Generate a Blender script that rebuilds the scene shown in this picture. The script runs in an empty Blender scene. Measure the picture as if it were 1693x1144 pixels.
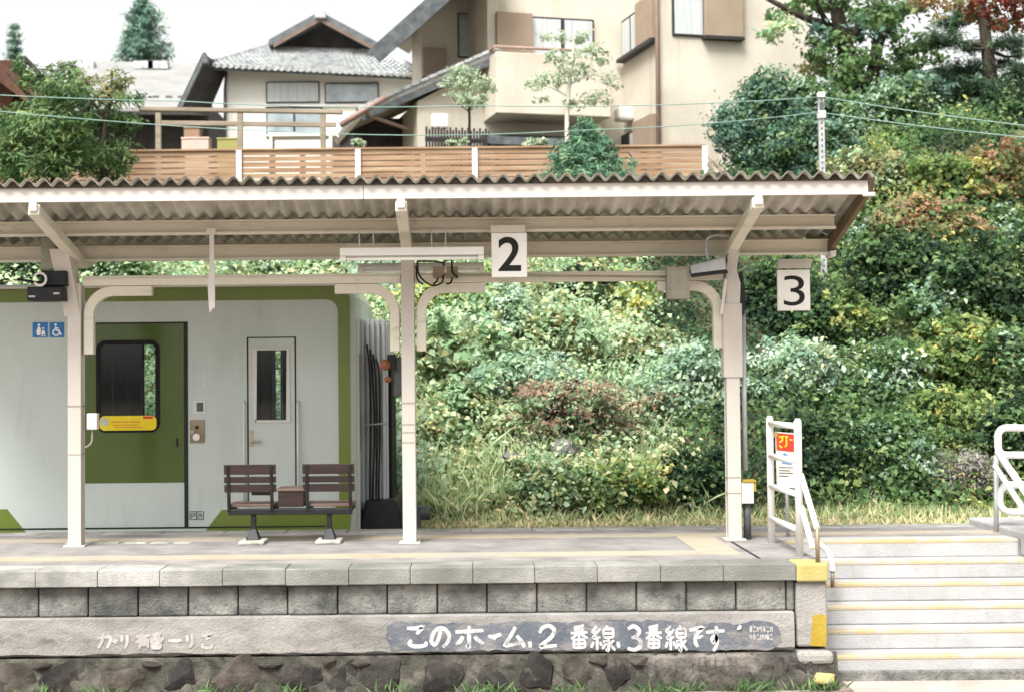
import bpy, math, random
import numpy as np
from mathutils import Vector, Matrix, Euler

R = math.radians
scene = bpy.context.scene
col = scene.collection
random.seed(7)

# ---------------------------------------------------------------- camera
CAM_Z = 1.4
PITCH, ROLL, YAW, SHX = 1.62, -0.55, 0.0, 0.042
cam_d = bpy.data.cameras.new('camera')
cam = bpy.data.objects.new('camera', cam_d)
col.objects.link(cam)
cam_d.lens = 50; cam_d.sensor_width = 36; cam_d.shift_x = SHX
cam_d.clip_start = 0.1; cam_d.clip_end = 3000
ROT = Matrix.Rotation(R(YAW), 3, 'Z') @ Matrix.Rotation(R(90 + PITCH), 3, 'X') @ Matrix.Rotation(R(ROLL), 3, 'Z')
cam.matrix_world = Matrix.Translation((0, 0, CAM_Z)) @ ROT.to_4x4()
cam_d.dof.use_dof = True
cam_d.dof.focus_distance = 12.3
cam_d.dof.aperture_fstop = 1.9
scene.camera = cam

# ---------------------------------------------------------------- sky, sun, exposure
SUN_EL, SUN_AZ = 55.0, 208.0          # azimuth clockwise from +Y
world = bpy.data.worlds.new('World'); scene.world = world
world.use_nodes = True
wn = world.node_tree; wn.nodes.clear()
sky = wn.nodes.new('ShaderNodeTexSky'); sky.sky_type = 'NISHITA'; sky.sun_disc = False
sky.sun_elevation = R(SUN_EL); sky.sun_rotation = R(SUN_AZ)
sky.dust_density = 4.0; sky.air_density = 1.0; sky.ozone_density = 1.0
hs = wn.nodes.new('ShaderNodeHueSaturation'); hs.inputs['Saturation'].default_value = 0.10
tn = wn.nodes.new('ShaderNodeMix'); tn.data_type = 'RGBA'; tn.blend_type = 'MULTIPLY'
tn.inputs[0].default_value = 1.0; tn.inputs[7].default_value = (1.0, 0.99, 0.955, 1)
bg = wn.nodes.new('ShaderNodeBackground'); bg.inputs['Strength'].default_value = 0.12
wo = wn.nodes.new('ShaderNodeOutputWorld')
wn.links.new(sky.outputs[0], hs.inputs['Color'])
wn.links.new(hs.outputs[0], tn.inputs[6])
wn.links.new(tn.outputs[2], bg.inputs['Color'])
wn.links.new(bg.outputs[0], wo.inputs[0])
sun_d = bpy.data.lights.new('sun', 'SUN'); sun_d.energy = 2.6; sun_d.angle = R(28)
sun_d.color = (1.0, 0.98, 0.94)
sun = bpy.data.objects.new('sun', sun_d); col.objects.link(sun)
sv = Vector((math.sin(R(SUN_AZ)) * math.cos(R(SUN_EL)), math.cos(R(SUN_AZ)) * math.cos(R(SUN_EL)), math.sin(R(SUN_EL))))
sun.rotation_euler = sv.to_track_quat('Z', 'Y').to_euler()
sun.location = (0, 0, 30)
scene.view_settings.view_transform = 'Standard'
scene.view_settings.look = 'None'
scene.view_settings.exposure = 1.25
scene.view_settings.gamma = 1.0
scene.cycles.max_bounces = 9
scene.cycles.diffuse_bounces = 7
scene.cycles.transparent_max_bounces = 6

# ---------------------------------------------------------------- helpers
def ray(px, py):
    v = Vector((((px - 846.5) / 1693 + SHX) * 36 / 50, -(py - 572) / 1693 * 36 / 50, -1))
    return ROT @ v
O = Vector((0, 0, CAM_Z))
def at(px, py, Y):                    # photo pixel at depth Y
    d = ray(px, py); return O + d * (Y / d.y)
def onz(px, py, z):                   # photo pixel on a level plane
    d = ray(px, py); return O + d * ((z - CAM_Z) / d.z)
def hit(px, py, p0, n):
    d = ray(px, py); return O + d * ((p0 - O).dot(n) / d.dot(n))

ORG = {}
class MB:
    def __init__(s): s.v = []; s.f = []
    def add(s, vs, fs):
        b = len(s.v); s.v += [Vector(v) for v in vs]; s.f += [tuple(b + i for i in f) for f in fs]; return s
    def box(s, x0, x1, y0, y1, z0, z1):
        return s.add([(x0,y0,z0),(x1,y0,z0),(x1,y1,z0),(x0,y1,z0),(x0,y0,z1),(x1,y0,z1),(x1,y1,z1),(x0,y1,z1)],
                     [(0,3,2,1),(4,5,6,7),(0,1,5,4),(1,2,6,5),(2,3,7,6),(3,0,4,7)])
    def hexa(s, p):                   # eight corners: bottom loop then top loop
        return s.add(p, [(0,3,2,1),(4,5,6,7),(0,1,5,4),(1,2,6,5),(2,3,7,6),(3,0,4,7)])
    def bar(s, p, q, w, h, up=(0,0,1)):
        p = Vector(p); q = Vector(q); d = (q - p).normalized(); upv = Vector(up)
        a = d.cross(upv).normalized() * (w / 2); b = a.cross(d).normalized() * (h / 2)
        return s.hexa([p-a-b, p+a-b, q+a-b, q-a-b, p-a+b, p+a+b, q+a+b, q-a+b])
    def tube(s, pts, r, n=10, caps=True):
        pts = [Vector(p) for p in pts]; rs = r if isinstance(r, (list, tuple)) else [r] * len(pts)
        rings = []; prev = None
        for i, p in enumerate(pts):
            d = (pts[min(i+1, len(pts)-1)] - pts[max(i-1, 0)]).normalized()
            if prev is None:
                a = d.orthogonal().normalized()
            else:
                a = (prev - d * prev.dot(d)); a = a.normalized() if a.length > 1e-6 else d.orthogonal().normalized()
            prev = a; b = d.cross(a)
            rings.append([p + (a * math.cos(t) + b * math.sin(t)) * rs[i] for t in [2*math.pi*k/n for k in range(n)]])
        vs = [v for ring in rings for v in ring]; fs = []
        for i in range(len(pts) - 1):
            for k in range(n):
                fs.append((i*n+k, i*n+(k+1) % n, (i+1)*n+(k+1) % n, (i+1)*n+k))
        if caps: fs += [tuple(reversed(range(n))), tuple((len(pts)-1)*n + k for k in range(n))]
        return s.add(vs, fs)
    def prism(s, poly, y0, y1):       # polygon in (x,z), counter-clockwise seen from -Y
        n = len(poly)
        vs = [(x, y0, z) for x, z in poly] + [(x, y1, z) for x, z in poly]
        fs = [tuple(range(n)), tuple(reversed(range(n, 2*n)))]
        fs += [(i, i+n, (i+1) % n + n, (i+1) % n) for i in range(n)]
        return s.add(vs, fs)
    def slab(s, p4, t):               # four points and a thickness vector
        t = Vector(t); p4 = [Vector(p) for p in p4]
        return s.hexa(p4 + [p + t for p in p4])
    def ribbon(s, pts, w, y0, y1):    # a band of width w along a path in (x,z)
        L, Rr = offset_path(pts, w / 2)
        return s.prism_q(L, Rr, y0, y1)
    def prism_q(s, L, Rr, y0, y1):
        n = len(L); vs = []
        for i in range(n):
            vs += [(L[i][0], y0, L[i][1]), (Rr[i][0], y0, Rr[i][1]), (L[i][0], y1, L[i][1]), (Rr[i][0], y1, Rr[i][1])]
        fs = []
        for i in range(n - 1):
            a, b = 4*i, 4*i+4
            fs += [(a, a+1, b+1, b), (a+2, b+2, b+3, a+3), (a, b, b+2, a+2), (a+1, a+3, b+3, b+1)]
        fs += [(0, 2, 3, 1), (4*n-4, 4*n-3, 4*n-1, 4*n-2)]
        return s.add(vs, fs)
    def build(s, name, m, parent=None, bevel=0, smooth=False, loc=None):
        return link_mesh(name, [tuple(v) for v in s.v], s.f, m, parent, bevel, smooth, loc)

def link_mesh(name, vs, fs, m, parent=None, bevel=0, smooth=False, loc=None):
    if parent is not None: org = ORG[parent.name]
    elif loc is not None: org = Vector(loc)
    else:
        xs = np.array(vs); org = Vector((xs[:,0].mean(), xs[:,1].mean(), xs[:,2].min()))
    me = bpy.data.meshes.new(name)
    me.from_pydata([(v[0]-org.x, v[1]-org.y, v[2]-org.z) for v in vs], [], fs)
    me.update()
    o = bpy.data.objects.new(name, me); col.objects.link(o)
    if m: me.materials.append(m)
    if smooth:
        for p in me.polygons: p.use_smooth = True
    if bevel:
        md = o.modifiers.new('bevel', 'BEVEL'); md.width = bevel; md.segments = 2; md.limit_method = 'ANGLE'
        md.angle_limit = R(40)
    if parent is not None:
        o.parent = parent
    else: o.location = org
    ORG[o.name] = org
    return o

def offset_path(pts, h):
    L = []; Rr = []; n = len(pts)
    for i in range(n):
        a = pts[max(i-1, 0)]; b = pts[i]; c = pts[min(i+1, n-1)]
        dx, dz = c[0]-a[0], c[1]-a[1]; l = math.hypot(dx, dz) or 1
        nx, nz = -dz/l, dx/l; k = 1.0
        if 0 < i < n-1:
            d1 = (b[0]-a[0], b[1]-a[1]); l1 = math.hypot(*d1) or 1
            k = 1 / max(0.55, abs((-d1[1]*nx + d1[0]*nz) / l1))
        hh = h[i] if isinstance(h, (list, tuple)) else h
        L.append((b[0]+nx*hh*k, b[1]+nz*hh*k)); Rr.append((b[0]-nx*hh*k, b[1]-nz*hh*k))
    return L, Rr

def smooth_path(pts, n=4):
    if len(pts) < 3: return list(pts)
    out = []; P = [pts[0]] + list(pts) + [pts[-1]]
    for i in range(1, len(P)-2):
        p0, p1, p2, p3 = P[i-1], P[i], P[i+1], P[i+2]
        for k in range(n):
            t = k / n
            out.append(tuple(0.5*((2*b) + (-a+c)*t + (2*a-5*b+4*c-d)*t*t + (-a+3*b-3*c+d)*t**3) for a, b, c, d in zip(p0, p1, p2, p3)))
    out.append(tuple(pts[-1])); return out

def arc(cx, cz, r, a0, a1, n=8):
    return [(cx + r*math.cos(R(a0+(a1-a0)*k/n)), cz + r*math.sin(R(a0+(a1-a0)*k/n))) for k in range(n+1)]
def rrect(x0, x1, z0, z1, r, n=5):
    return arc(x1-r, z0+r, r, -90, 0, n) + arc(x1-r, z1-r, r, 0, 90, n) + arc(x0+r, z1-r, r, 90, 180, n) + arc(x0+r, z0+r, r, 180, 270, n)

def thing(name, label, cat, loc, group=None):
    o = bpy.data.objects.new(name, None); col.objects.link(o)
    o.location = loc; o.empty_display_size = 0.2
    o['label'] = label; o['category'] = cat
    if group: o['group'] = group
    ORG[o.name] = Vector(loc); return o
def tag(o, label, cat, group=None):
    o['label'] = label; o['category'] = cat
    if group: o['group'] = group
    return o
def struct(o, kind='structure'):
    o['kind'] = kind; return o

# ---------------------------------------------------------------- materials
def C(r, g, b):
    f = lambda c: (c/255/12.92 if c/255 <= 0.04045 else ((c/255+0.055)/1.055)**2.4)
    return (f(r), f(g), f(b), 1)
def mat(name, cols, scale=4, rough=0.6, bump=0.0, bscale=30, stretch=(1,1,1), spec=0.3, metal=0, ramp=(0.35, 0.65), dirt=None, coat=0):
    m = bpy.data.materials.new(name); m.use_nodes = True
    nt = m.node_tree; N = nt.nodes; Lk = nt.links
    b = N['Principled BSDF']
    b.inputs['Roughness'].default_value = rough; b.inputs['Metallic'].default_value = metal
    b.inputs['Specular IOR Level'].default_value = spec
    if coat: b.inputs['Coat Weight'].default_value = coat; b.inputs['Coat Roughness'].default_value = 0.08
    tc = N.new('ShaderNodeTexCoord')
    def noise(sc, st, det=6):
        mp = N.new('ShaderNodeMapping'); mp.inputs['Scale'].default_value = st
        Lk.new(tc.outputs['Object'], mp.inputs['Vector'])
        n = N.new('ShaderNodeTexNoise'); n.inputs['Scale'].default_value = sc; n.inputs['Detail'].default_value = det
        n.inputs['Roughness'].default_value = 0.62
        Lk.new(mp.outputs[0], n.inputs['Vector']); return n.outputs[0]
    cr = N.new('ShaderNodeValToRGB')
    e = cr.color_ramp.elements
    e[0].position = ramp[0]; e[0].color = cols[0]; e[1].position = ramp[1]; e[1].color = cols[-1]
    for i, c in enumerate(cols[1:-1]):
        x = e.new(ramp[0] + (ramp[1]-ramp[0])*(i+1)/(len(cols)-1)); x.color = c
    Lk.new(noise(scale, stretch), cr.inputs[0]); out = cr.outputs[0]
    for dd in ([] if dirt is None else (dirt if isinstance(dirt, list) else [dirt])):
        dc, ds, dst, lo, hi, amt = dd
        mr = N.new('ShaderNodeMapRange'); mr.inputs[1].default_value = lo; mr.inputs[2].default_value = hi
        mr.inputs[4].default_value = amt
        Lk.new(noise(ds, dst), mr.inputs[0])
        mx = N.new('ShaderNodeMix'); mx.data_type = 'RGBA'
        Lk.new(mr.outputs[0], mx.inputs[0]); Lk.new(out, mx.inputs[6]); mx.inputs[7].default_value = dc
        out = mx.outputs[2]
    Lk.new(out, b.inputs['Base Color'])
    if bump:
        bp = N.new('ShaderNodeBump'); bp.inputs['Strength'].default_value = bump; bp.inputs['Distance'].default_value = 0.02
        Lk.new(noise(bscale, (1,1,1), 4), bp.inputs['Height']); Lk.new(bp.outputs[0], b.inputs['Normal'])
    return m
def leaf_mat(name, rough=0.6, trans=0.42, spec=0.15):
    m = bpy.data.materials.new(name); m.use_nodes = True
    nt = m.node_tree; N = nt.nodes; Lk = nt.links
    b = N['Principled BSDF']; b.inputs['Roughness'].default_value = rough; b.inputs['Specular IOR Level'].default_value = spec
    a = N.new('ShaderNodeAttribute'); a.attribute_name = 'tint'
    t = N.new('ShaderNodeBsdfTranslucent'); mx = N.new('ShaderNodeMixShader'); mx.inputs[0].default_value = trans
    Lk.new(a.outputs['Color'], b.inputs['Base Color']); Lk.new(a.outputs['Color'], t.inputs['Color'])
    Lk.new(b.outputs[0], mx.inputs[1]); Lk.new(t.outputs[0], mx.inputs[2]); Lk.new(mx.outputs[0], N['Material Output'].inputs[0])
    return m

M = {}
M['asphalt'] = mat('asphalt', [C(124,120,119), C(152,148,146)], 3, 0.9, 0.5, 160, dirt=(C(112,109,106), 1.3, (1,2.5,1), 0.52, 0.7, 0.5))
M['coping'] = mat('coping', [C(128,127,123), C(156,154,150), C(172,170,166)], 2.2, 0.85, 0.5, 60, dirt=[(C(104,105,100), 0.42, (1,1,1), 0.5, 0.62, 0.7), (C(96,98,90), 0.9, (1,1,2.5), 0.5, 0.68, 0.75), (C(120,116,108), 9, (2,1,0.3), 0.55, 0.75, 0.5)])
M['block'] = mat('block', [C(74,76,74), C(120,120,116), C(152,150,144)], 5, 0.95, 1.0, 45, ramp=(0.3,0.7), dirt=[(C(52,54,54), 1.1, (1,1,1.6), 0.5, 0.72, 0.75), (C(60,60,58), 14, (1,1,1), 0.58, 0.7, 0.6)])
M['joint'] = mat('joint', [C(40,40,38), C(62,60,56)], 8, 0.95)
M['concrete'] = mat('concrete', [C(116,113,109), C(142,139,135), C(158,154,150)], 1.6, 0.9, 0.6, 50, stretch=(1,1,2), dirt=[(C(90,88,86), 0.8, (1,1,2.2), 0.53, 0.68, 0.7), (C(110,104,96), 12, (2.2,1,0.4), 0.58, 0.76, 0.6), (C(58,54,50), 2.1, (0.8,1,1.6), 0.64, 0.74, 0.7)])
M['mortar'] = mat('mortar', [C(44,43,38), C(70,68,61), C(98,94,87)], 5, 0.95, 1.0, 30, dirt=(C(58,56,50), 2.2, (1,1,1), 0.5, 0.66, 0.7))
M['footing_dark'] = mat('footing_dark', [C(48,46,44), C(82,78,74), C(118,112,106)], 3.5, 0.95, 1.0, 30, stretch=(0.6,1,1.3), dirt=[(C(140,132,124), 5, (1,1,1), 0.62, 0.74, 0.7), (C(40,38,36), 9, (1,1,0.4), 0.55, 0.7, 0.6)])
M['stone'] = mat('stone', [C(28,26,25), C(46,43,41), C(68,64,60)], 4, 0.95, 1.0, 22, dirt=(C(112,104,94), 7, (1,1,1), 0.6, 0.74, 0.6))
M['stone_brown'] = mat('stone_brown', [C(46,42,38), C(66,60,55), C(90,83,76)], 4, 0.95, 1.0, 22)
M['step'] = mat('step', [C(156,155,155), C(174,173,173)], 2, 0.9, 0.35, 60, dirt=[(C(150,146,140), 6, (1.5,1,0.6), 0.55, 0.72, 0.6), (C(70,66,60), 15, (1,1,0.7), 0.7, 0.78, 0.7)])
M['nosing'] = mat('nosing', [C(170,150,112), C(170,158,132), C(164,160,151)], 3.5, 0.8, 0.2, 60, stretch=(0.5,1,1), dirt=[(C(164,161,156), 5, (1,1,1), 0.5, 0.62, 0.9), (C(120,100,76), 16, (1,1,1), 0.64, 0.74, 0.6)])
M['yellow_paint'] = mat('yellow_paint', [C(150,126,40), C(166,144,58)], 4, 0.75, 0.4, 40, dirt=[(C(90,80,50), 8, (1,1,1), 0.6, 0.72, 0.8)])
M['pale_yellow'] = mat('pale_yellow', [C(162,150,92), C(174,164,110)], 4, 0.8, 0.3, 40, dirt=[(C(170,166,140), 5, (1,1,1), 0.55, 0.7, 0.8)])
M['tactile'] = mat('tactile', [C(160,149,130), C(168,158,140), C(156,151,144)], 2.2, 0.85, 0.5, 90, stretch=(0.5,1,1), dirt=(C(140,132,122), 2.2, (1,3,1), 0.54, 0.7, 0.6))
M['white_line'] = mat('white_line', [C(150,152,140), C(200,204,196)], 6, 0.85, dirt=(C(122,120,116), 8, (1,1,1), 0.5, 0.62, 0.9))
M['ground'] = mat('ground', [C(96,86,74), C(140,128,116), C(160,150,138)], 2.5, 0.95, 1.0, 40)
M['crossing'] = mat('crossing', [C(160,146,138), C(180,166,158)], 3, 0.95, 0.5, 60)
M['soil'] = mat('soil', [C(78,74,58), C(104,98,76), C(92,98,66)], 3, 0.95, 1.0, 14)
M['white_paint'] = mat('white_paint', [C(198,192,186), C(208,203,198)], 1.4, 0.55, 0.05, 60, dirt=[(C(176,164,150), 5, (0.6,1,3), 0.58, 0.78, 0.5)])
M['rail_white'] = mat('rail_white', [C(216,214,211), C(226,224,221)], 3, 0.5, dirt=[(C(176,168,158), 9, (1,1,1), 0.62, 0.76, 0.5)])
M['post_paint'] = mat('post_paint', [C(184,177,169), C(197,190,183)], 1.8, 0.5, 0.05, 60, stretch=(1,1,0.4), dirt=[(C(150,138,122), 7, (2,2,0.5), 0.6, 0.76, 0.45), (C(118,84,60), 6, (1,1,0.5), 0.69, 0.77, 0.65)])
M['beige_paint'] = mat('beige_paint', [C(204,198,183), C(216,210,196)], 2.2, 0.55, 0.08, 40, stretch=(0.5,1,1), dirt=[(C(128,112,90), 6, (0.7,1,2), 0.58, 0.76, 0.55), (C(118,84,60), 6, (1,1,0.5), 0.69, 0.77, 0.65)])
M['slate_sheet'] = mat('slate_sheet', [C(152,149,138), C(184,180,170), C(198,195,186)], 3, 0.9, 0.4, 60, stretch=(1,0.4,1), dirt=[(C(88,80,66), 2.4, (2,0.5,1), 0.56, 0.74, 0.6)])
M['sheet_edge'] = mat('sheet_edge', [C(84,80,70), C(112,107,96), C(136,131,120)], 9, 0.95)
M['barge'] = mat('barge', [C(92,76,58), C(120,102,80)], 4, 0.8)
M['grey_box'] = mat('grey_box', [C(142,138,124), C(160,156,142)], 4, 0.6, 0.05)
M['grey_metal'] = mat('grey_metal', [C(160,162,164), C(184,186,188)], 6, 0.5, metal=0.3)
M['dark_grey'] = mat('dark_grey', [C(70,72,74), C(92,94,96)], 6, 0.6)
M['black'] = mat('black', [C(18,18,20), C(34,34,36)], 8, 0.5)
M['rubber'] = mat('rubber', [C(14,14,15), C(26,26,27)], 8, 0.8)
M['cable'] = mat('cable', [C(16,16,17), C(30,28,28)], 8, 0.6)
M['lamp_white'] = mat('lamp_white', [C(216,212,206), C(226,222,216)], 3, 0.45)
M['tube_white'] = mat('tube_white', [C(226,226,222), C(236,236,232)], 3, 0.2)
M['sign_white'] = mat('sign_white', [C(240,238,234), C(245,243,240)], 3, 0.4)
M['sign_black'] = mat('sign_black', [C(14,14,15), C(24,24,25)], 6, 0.5)
M['wood_seat'] = mat('wood_seat', [C(36,26,24), C(54,39,36)], 3, 0.5, 0.15, 40, stretch=(0.3,3,4))
M['wood_top'] = mat('wood_top', [C(92,72,66), C(114,92,85)], 3, 0.5, 0.15, 40, stretch=(0.3,3,4))
M['base_concrete'] = mat('base_concrete', [C(150,146,138), C(196,192,184)], 9, 0.9, 0.6, 60)
M['train_white'] = mat('train_white', [C(176,184,180), C(185,192,188)], 0.8, 0.42, spec=0.5, dirt=[(C(146,152,140), 1.6, (2.5,1,0.4), 0.52, 0.75, 0.35)])
M['train_grey'] = mat('train_grey', [C(186,190,190), C(202,205,204)], 1.5, 0.4)
M['train_green'] = mat('train_green', [C(90,106,32), C(102,117,42)], 1.0, 0.3, spec=0.5)
M['door_green'] = mat('door_green', [C(62,80,28), C(72,90,36)], 0.9, 0.16, spec=0.5)
M['seam'] = mat('seam', [C(28,34,28), C(40,46,38)], 6, 0.7)
M['glass'] = mat('glass', [C(10,12,14), C(18,20,22)], 3, 0.05, spec=0.6)
gm = bpy.data.materials.new('clear_glass'); gm.use_nodes = True; gn = gm.node_tree
gt = gn.nodes.new('ShaderNodeBsdfTransparent'); gt.inputs[0].default_value = (0.62, 0.68, 0.68, 1)
gg = gn.nodes.new('ShaderNodeBsdfGlossy'); gg.inputs['Roughness'].default_value = 0.04
gf = gn.nodes.new('ShaderNodeFresnel'); gf.inputs[0].default_value = 1.45; gx_ = gn.nodes.new('ShaderNodeMixShader')
gn.links.new(gf.outputs[0], gx_.inputs[0]); gn.links.new(gt.outputs[0], gx_.inputs[1]); gn.links.new(gg.outputs[0], gx_.inputs[2])
gn.links.new(gx_.outputs[0], gn.nodes['Material Output'].inputs[0]); M['clear_glass'] = gm
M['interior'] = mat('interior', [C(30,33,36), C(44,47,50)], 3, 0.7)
M['seat_blue'] = mat('seat_blue', [C(28,34,52), C(40,48,70)], 5, 0.9)
M['steel'] = mat('steel', [C(150,140,124), C(180,170,154)], 6, 0.35, metal=0.5)
M['bronze'] = mat('bronze', [C(120,106,88), C(146,132,112)], 6, 0.5, metal=0.3)
M['sticker_yellow'] = mat('sticker_yellow', [C(214,190,28), C(226,204,50)], 4, 0.4)
M['red'] = mat('red', [C(186,48,34), C(204,70,50)], 4, 0.5)
M['blue'] = mat('blue', [C(30,104,170), C(50,124,188)], 4, 0.4)
M['poster_blue'] = mat('poster_blue', [C(60,110,160), C(120,160,190)], 9, 0.5)
M['poster_white'] = mat('poster_white', [C(214,206,196), C(226,220,212)], 4, 0.5)
M['amber'] = mat('amber', [C(120,70,44), C(146,94,60)], 9, 0.3)
M['bellows'] = mat('bellows', [C(176,180,182), C(200,204,205)], 7, 0.7, stretch=(1,1,0.3))
M['paint_white'] = mat('paint_white', [C(180,178,177), C(204,202,200)], 8, 0.85, dirt=[(C(120,122,126), 9, (1,1,1), 0.5, 0.64, 0.8), (C(110,112,116), 30, (1,1,1), 0.55, 0.66, 0.6)])
M['paint_faint'] = mat('paint_faint', [C(166,162,160), C(186,183,184)], 10, 0.9, dirt=(C(158,152,147), 9, (1,1,1), 0.40, 0.55, 1.0))
M['paint_slate'] = mat('paint_slate', [C(80,86,95), C(102,106,114)], 3, 0.9, 0.5, 50, dirt=[(C(150,143,138), 3.2, (1,1,1.6), 0.5, 0.66, 0.8), (C(140,134,128), 20, (1,1,1), 0.56, 0.7, 0.6)])
M['house_wall'] = mat('house_wall', [C(188,181,168), C(200,193,180)], 1.2, 0.9, 0.25, 90, dirt=[(C(158,146,130), 1.1, (3,3,0.35), 0.55, 0.78, 0.6), (C(150,138,122), 0.35, (1,1,1.5), 0.5, 0.7, 0.4)])
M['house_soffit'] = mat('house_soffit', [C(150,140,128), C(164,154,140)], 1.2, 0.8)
M['shutter'] = mat('shutter', [C(140,124,108), C(150,134,118)], 2, 0.6)
M['frame_dark'] = mat('frame_dark', [C(38,38,40), C(54,52,52)], 4, 0.5)
M['curtain'] = mat('curtain', [C(160,168,170), C(190,194,194)], 4, 0.25, stretch=(6,6,0.2), spec=0.6)
M['sky_glass'] = mat('sky_glass', [C(120,134,140), C(170,182,188)], 1.5, 0.12, spec=0.8)
M['gable_brown'] = mat('gable_brown', [C(96,80,72), C(118,102,92)], 4, 0.7)
M['pipe_brown'] = mat('pipe_brown', [C(136,114,104), C(152,130,120)], 4, 0.5)
M['tile'] = mat('tile', [C(140,144,146), C(176,179,180), C(192,194,193)], 6, 0.55, 0.3, 30)
M['tile_dark'] = mat('tile_dark', [C(70,76,80), C(104,110,112)], 5, 0.6)
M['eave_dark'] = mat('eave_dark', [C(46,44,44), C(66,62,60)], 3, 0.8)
M['plaster'] = mat('plaster', [C(230,229,224), C(236,235,230)], 1.5, 0.9)
M['metal_roof'] = mat('metal_roof', [C(128,128,127), C(144,143,141)], 2, 0.55)
M['brown_roof'] = mat('brown_roof', [C(70,46,36), C(96,66,50)], 3, 0.8)
M['fence_wood'] = mat('fence_wood', [C(126,100,78), C(150,122,97), C(166,142,118)], 2.5, 0.8, 0.2, 40, stretch=(0.35,1,5))
M['fence_post'] = mat('fence_post', [C(206,208,210), C(220,222,224)], 2, 0.5)
M['deck_wood'] = mat('deck_wood', [C(120,110,96), C(150,138,122)], 2.5, 0.85, 0.2, 40, stretch=(0.35,1,4))
M['lattice'] = mat('lattice', [C(42,40,42), C(60,56,56)], 5, 0.8)
M['wire'] = mat('wire', [C(112,142,134), C(136,160,152)], 6, 0.6)
M['crate_yellow'] = mat('crate_yellow', [C(138,136,76), C(152,149,90)], 4, 0.6)
M['crate_pink'] = mat('crate_pink', [C(196,164,152), C(206,178,168)], 4, 0.7)
M['cardboard'] = mat('cardboard', [C(130,106,84), C(144,120,98)], 4, 0.8)
M['eave_shade'] = mat('eave_shade', [C(44,42,38), C(70,66,58)], 12, 0.95)  # dark tone painted for the shade under the sheet edge
M['bark'] = mat('bark', [C(40,36,32), C(70,62,54)], 6, 0.95, 0.8, 20, stretch=(3,3,0.6))
M['bark_pale'] = mat('bark_pale', [C(176,172,160), C(200,196,186)], 6, 0.9, stretch=(2,2,0.6))
M['leaf'] = leaf_mat('leaf')
M['needle'] = leaf_mat('needle', 0.6, 0.15)
M['grass_blade'] = leaf_mat('grass_blade', 0.7, 0.25, 0.15)
# ================================================================ GROUND AND TERRAIN
GZ = -0.95
g = MB().add([(-400,-200,GZ),(400,-200,GZ),(400,900,GZ),(-400,900,GZ)], [(0,1,2,3)])
struct(g.build('ground', M['ground'], loc=(0,0,GZ)))

def hill(x, y):
    x = np.asarray(x, float); y = np.asarray(y, float)
    w = 0.35*np.sin(x*0.9+1.3) + 0.25*np.sin(x*1.9+0.4) + 0.2*np.sin(y*1.7+x*0.6)
    top = 4.55 + np.clip((x-4.5)/4, 0, 1)*1.2
    end = 23.3 + np.clip((x-3.5)/4, 0, 1)*0.8
    t = np.clip((y-16.7-0.5*np.clip((x-3)/3,0,1))/(end-16.7), 0, 1)
    z = -0.22 + (top+0.22)*t**0.92 + w*np.sin(t*np.pi)*0.7
    bank = np.clip((y-15.2)/0.8, 0, 1)
    return np.where(y < 16.0, GZ-0.03 + (-0.25-GZ)*bank, z)
xs = np.linspace(-24, 24, 121); ys = np.concatenate([np.linspace(15.0, 24.6, 60), np.linspace(25, 90, 14)])
XX, YY = np.meshgrid(xs, ys); ZZ = hill(XX, YY)
nx = len(xs); vs = list(zip(XX.ravel(), YY.ravel(), ZZ.ravel()))
fs = [(j*nx+i, j*nx+i+1, (j+1)*nx+i+1, (j+1)*nx+i) for j in range(len(ys)-1) for i in range(nx-1)]
struct(link_mesh('hillside', vs, fs, M['soil'], smooth=True, loc=(0, 20, 0)))

cr = MB().box(2.9, 9, 4, 11.3, GZ, GZ+0.012)
struct(cr.build('track_crossing', M['crossing'], loc=(5, 8, GZ)))

# ================================================================ PLATFORM
YF, YB = 11.05, 14.1                  # near and far platform edge
XE = 2.765                             # right end of the raised part beside the steps
plat = thing('station_platform', 'raised concrete railway platform with a block face and white hand painted lettering', 'platform', (-1.5, 12.6, GZ))
pv = MB()
pv.box(-7.5, XE, YF+0.36, YB-0.3, -0.3, 0.0)
pv.box(XE, 9, 12.66, YB-0.3, -0.3, 0.0)
pv.build('paving', M['asphalt'], plat)
rnd = random.Random(3)
cp = MB(); x = -7.2
while x < XE - 0.26:
    x2 = min(x + 0.482 + rnd.uniform(-0.01, 0.01), XE - 0.25)
    if XE - 0.25 - x2 < 0.15: x2 = XE - 0.25
    dy, dz = rnd.uniform(-0.003, 0.003), rnd.uniform(-0.003, 0.002)
    cp.box(x+0.0015, x2-0.0015, YF+dy, YF+0.357, -0.124+dz, 0.004+dz); x = x2
cp.build('coping', M['coping'], plat, bevel=0.007)
fc = MB(); x = -7.2
while x < 9:
    fc.box(x+0.003, x+0.597, YB-0.298, YB, -0.128, 0.004); x += 0.6
fc.build('coping', M['coping'], plat, bevel=0.012)
MB().box(XE-0.247, XE, YF-0.004, YF+0.3, -0.135, 0.006).build('end_coping', M['pale_yellow'], plat, bevel=0.015)
jb = MB().box(-7.2, XE-0.25, YF+0.10, YB-0.05, GZ, -0.13)
jb.box(XE-0.25, XE-0.01, YF+0.12, YB-0.05, GZ, -0.136)
jb.build('core', M['joint'], plat)
bl = MB(); x = -7.25
while x < XE - 0.26:
    x2 = min(x + 0.388, XE - 0.25)
    d = rnd.uniform(-0.012, 0.012)
    bl.box(x+0.005, x2-0.005, YF+0.07+d, YF+0.3, -0.362, -0.131); x = x2
bl.build('block_course', M['block'], plat, bevel=0.014)
MB().box(XE-0.246, XE-0.004, YF+0.03, YF+0.3, -0.64, -0.137).build('end_pier', M['concrete'], plat, bevel=0.02)
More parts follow.
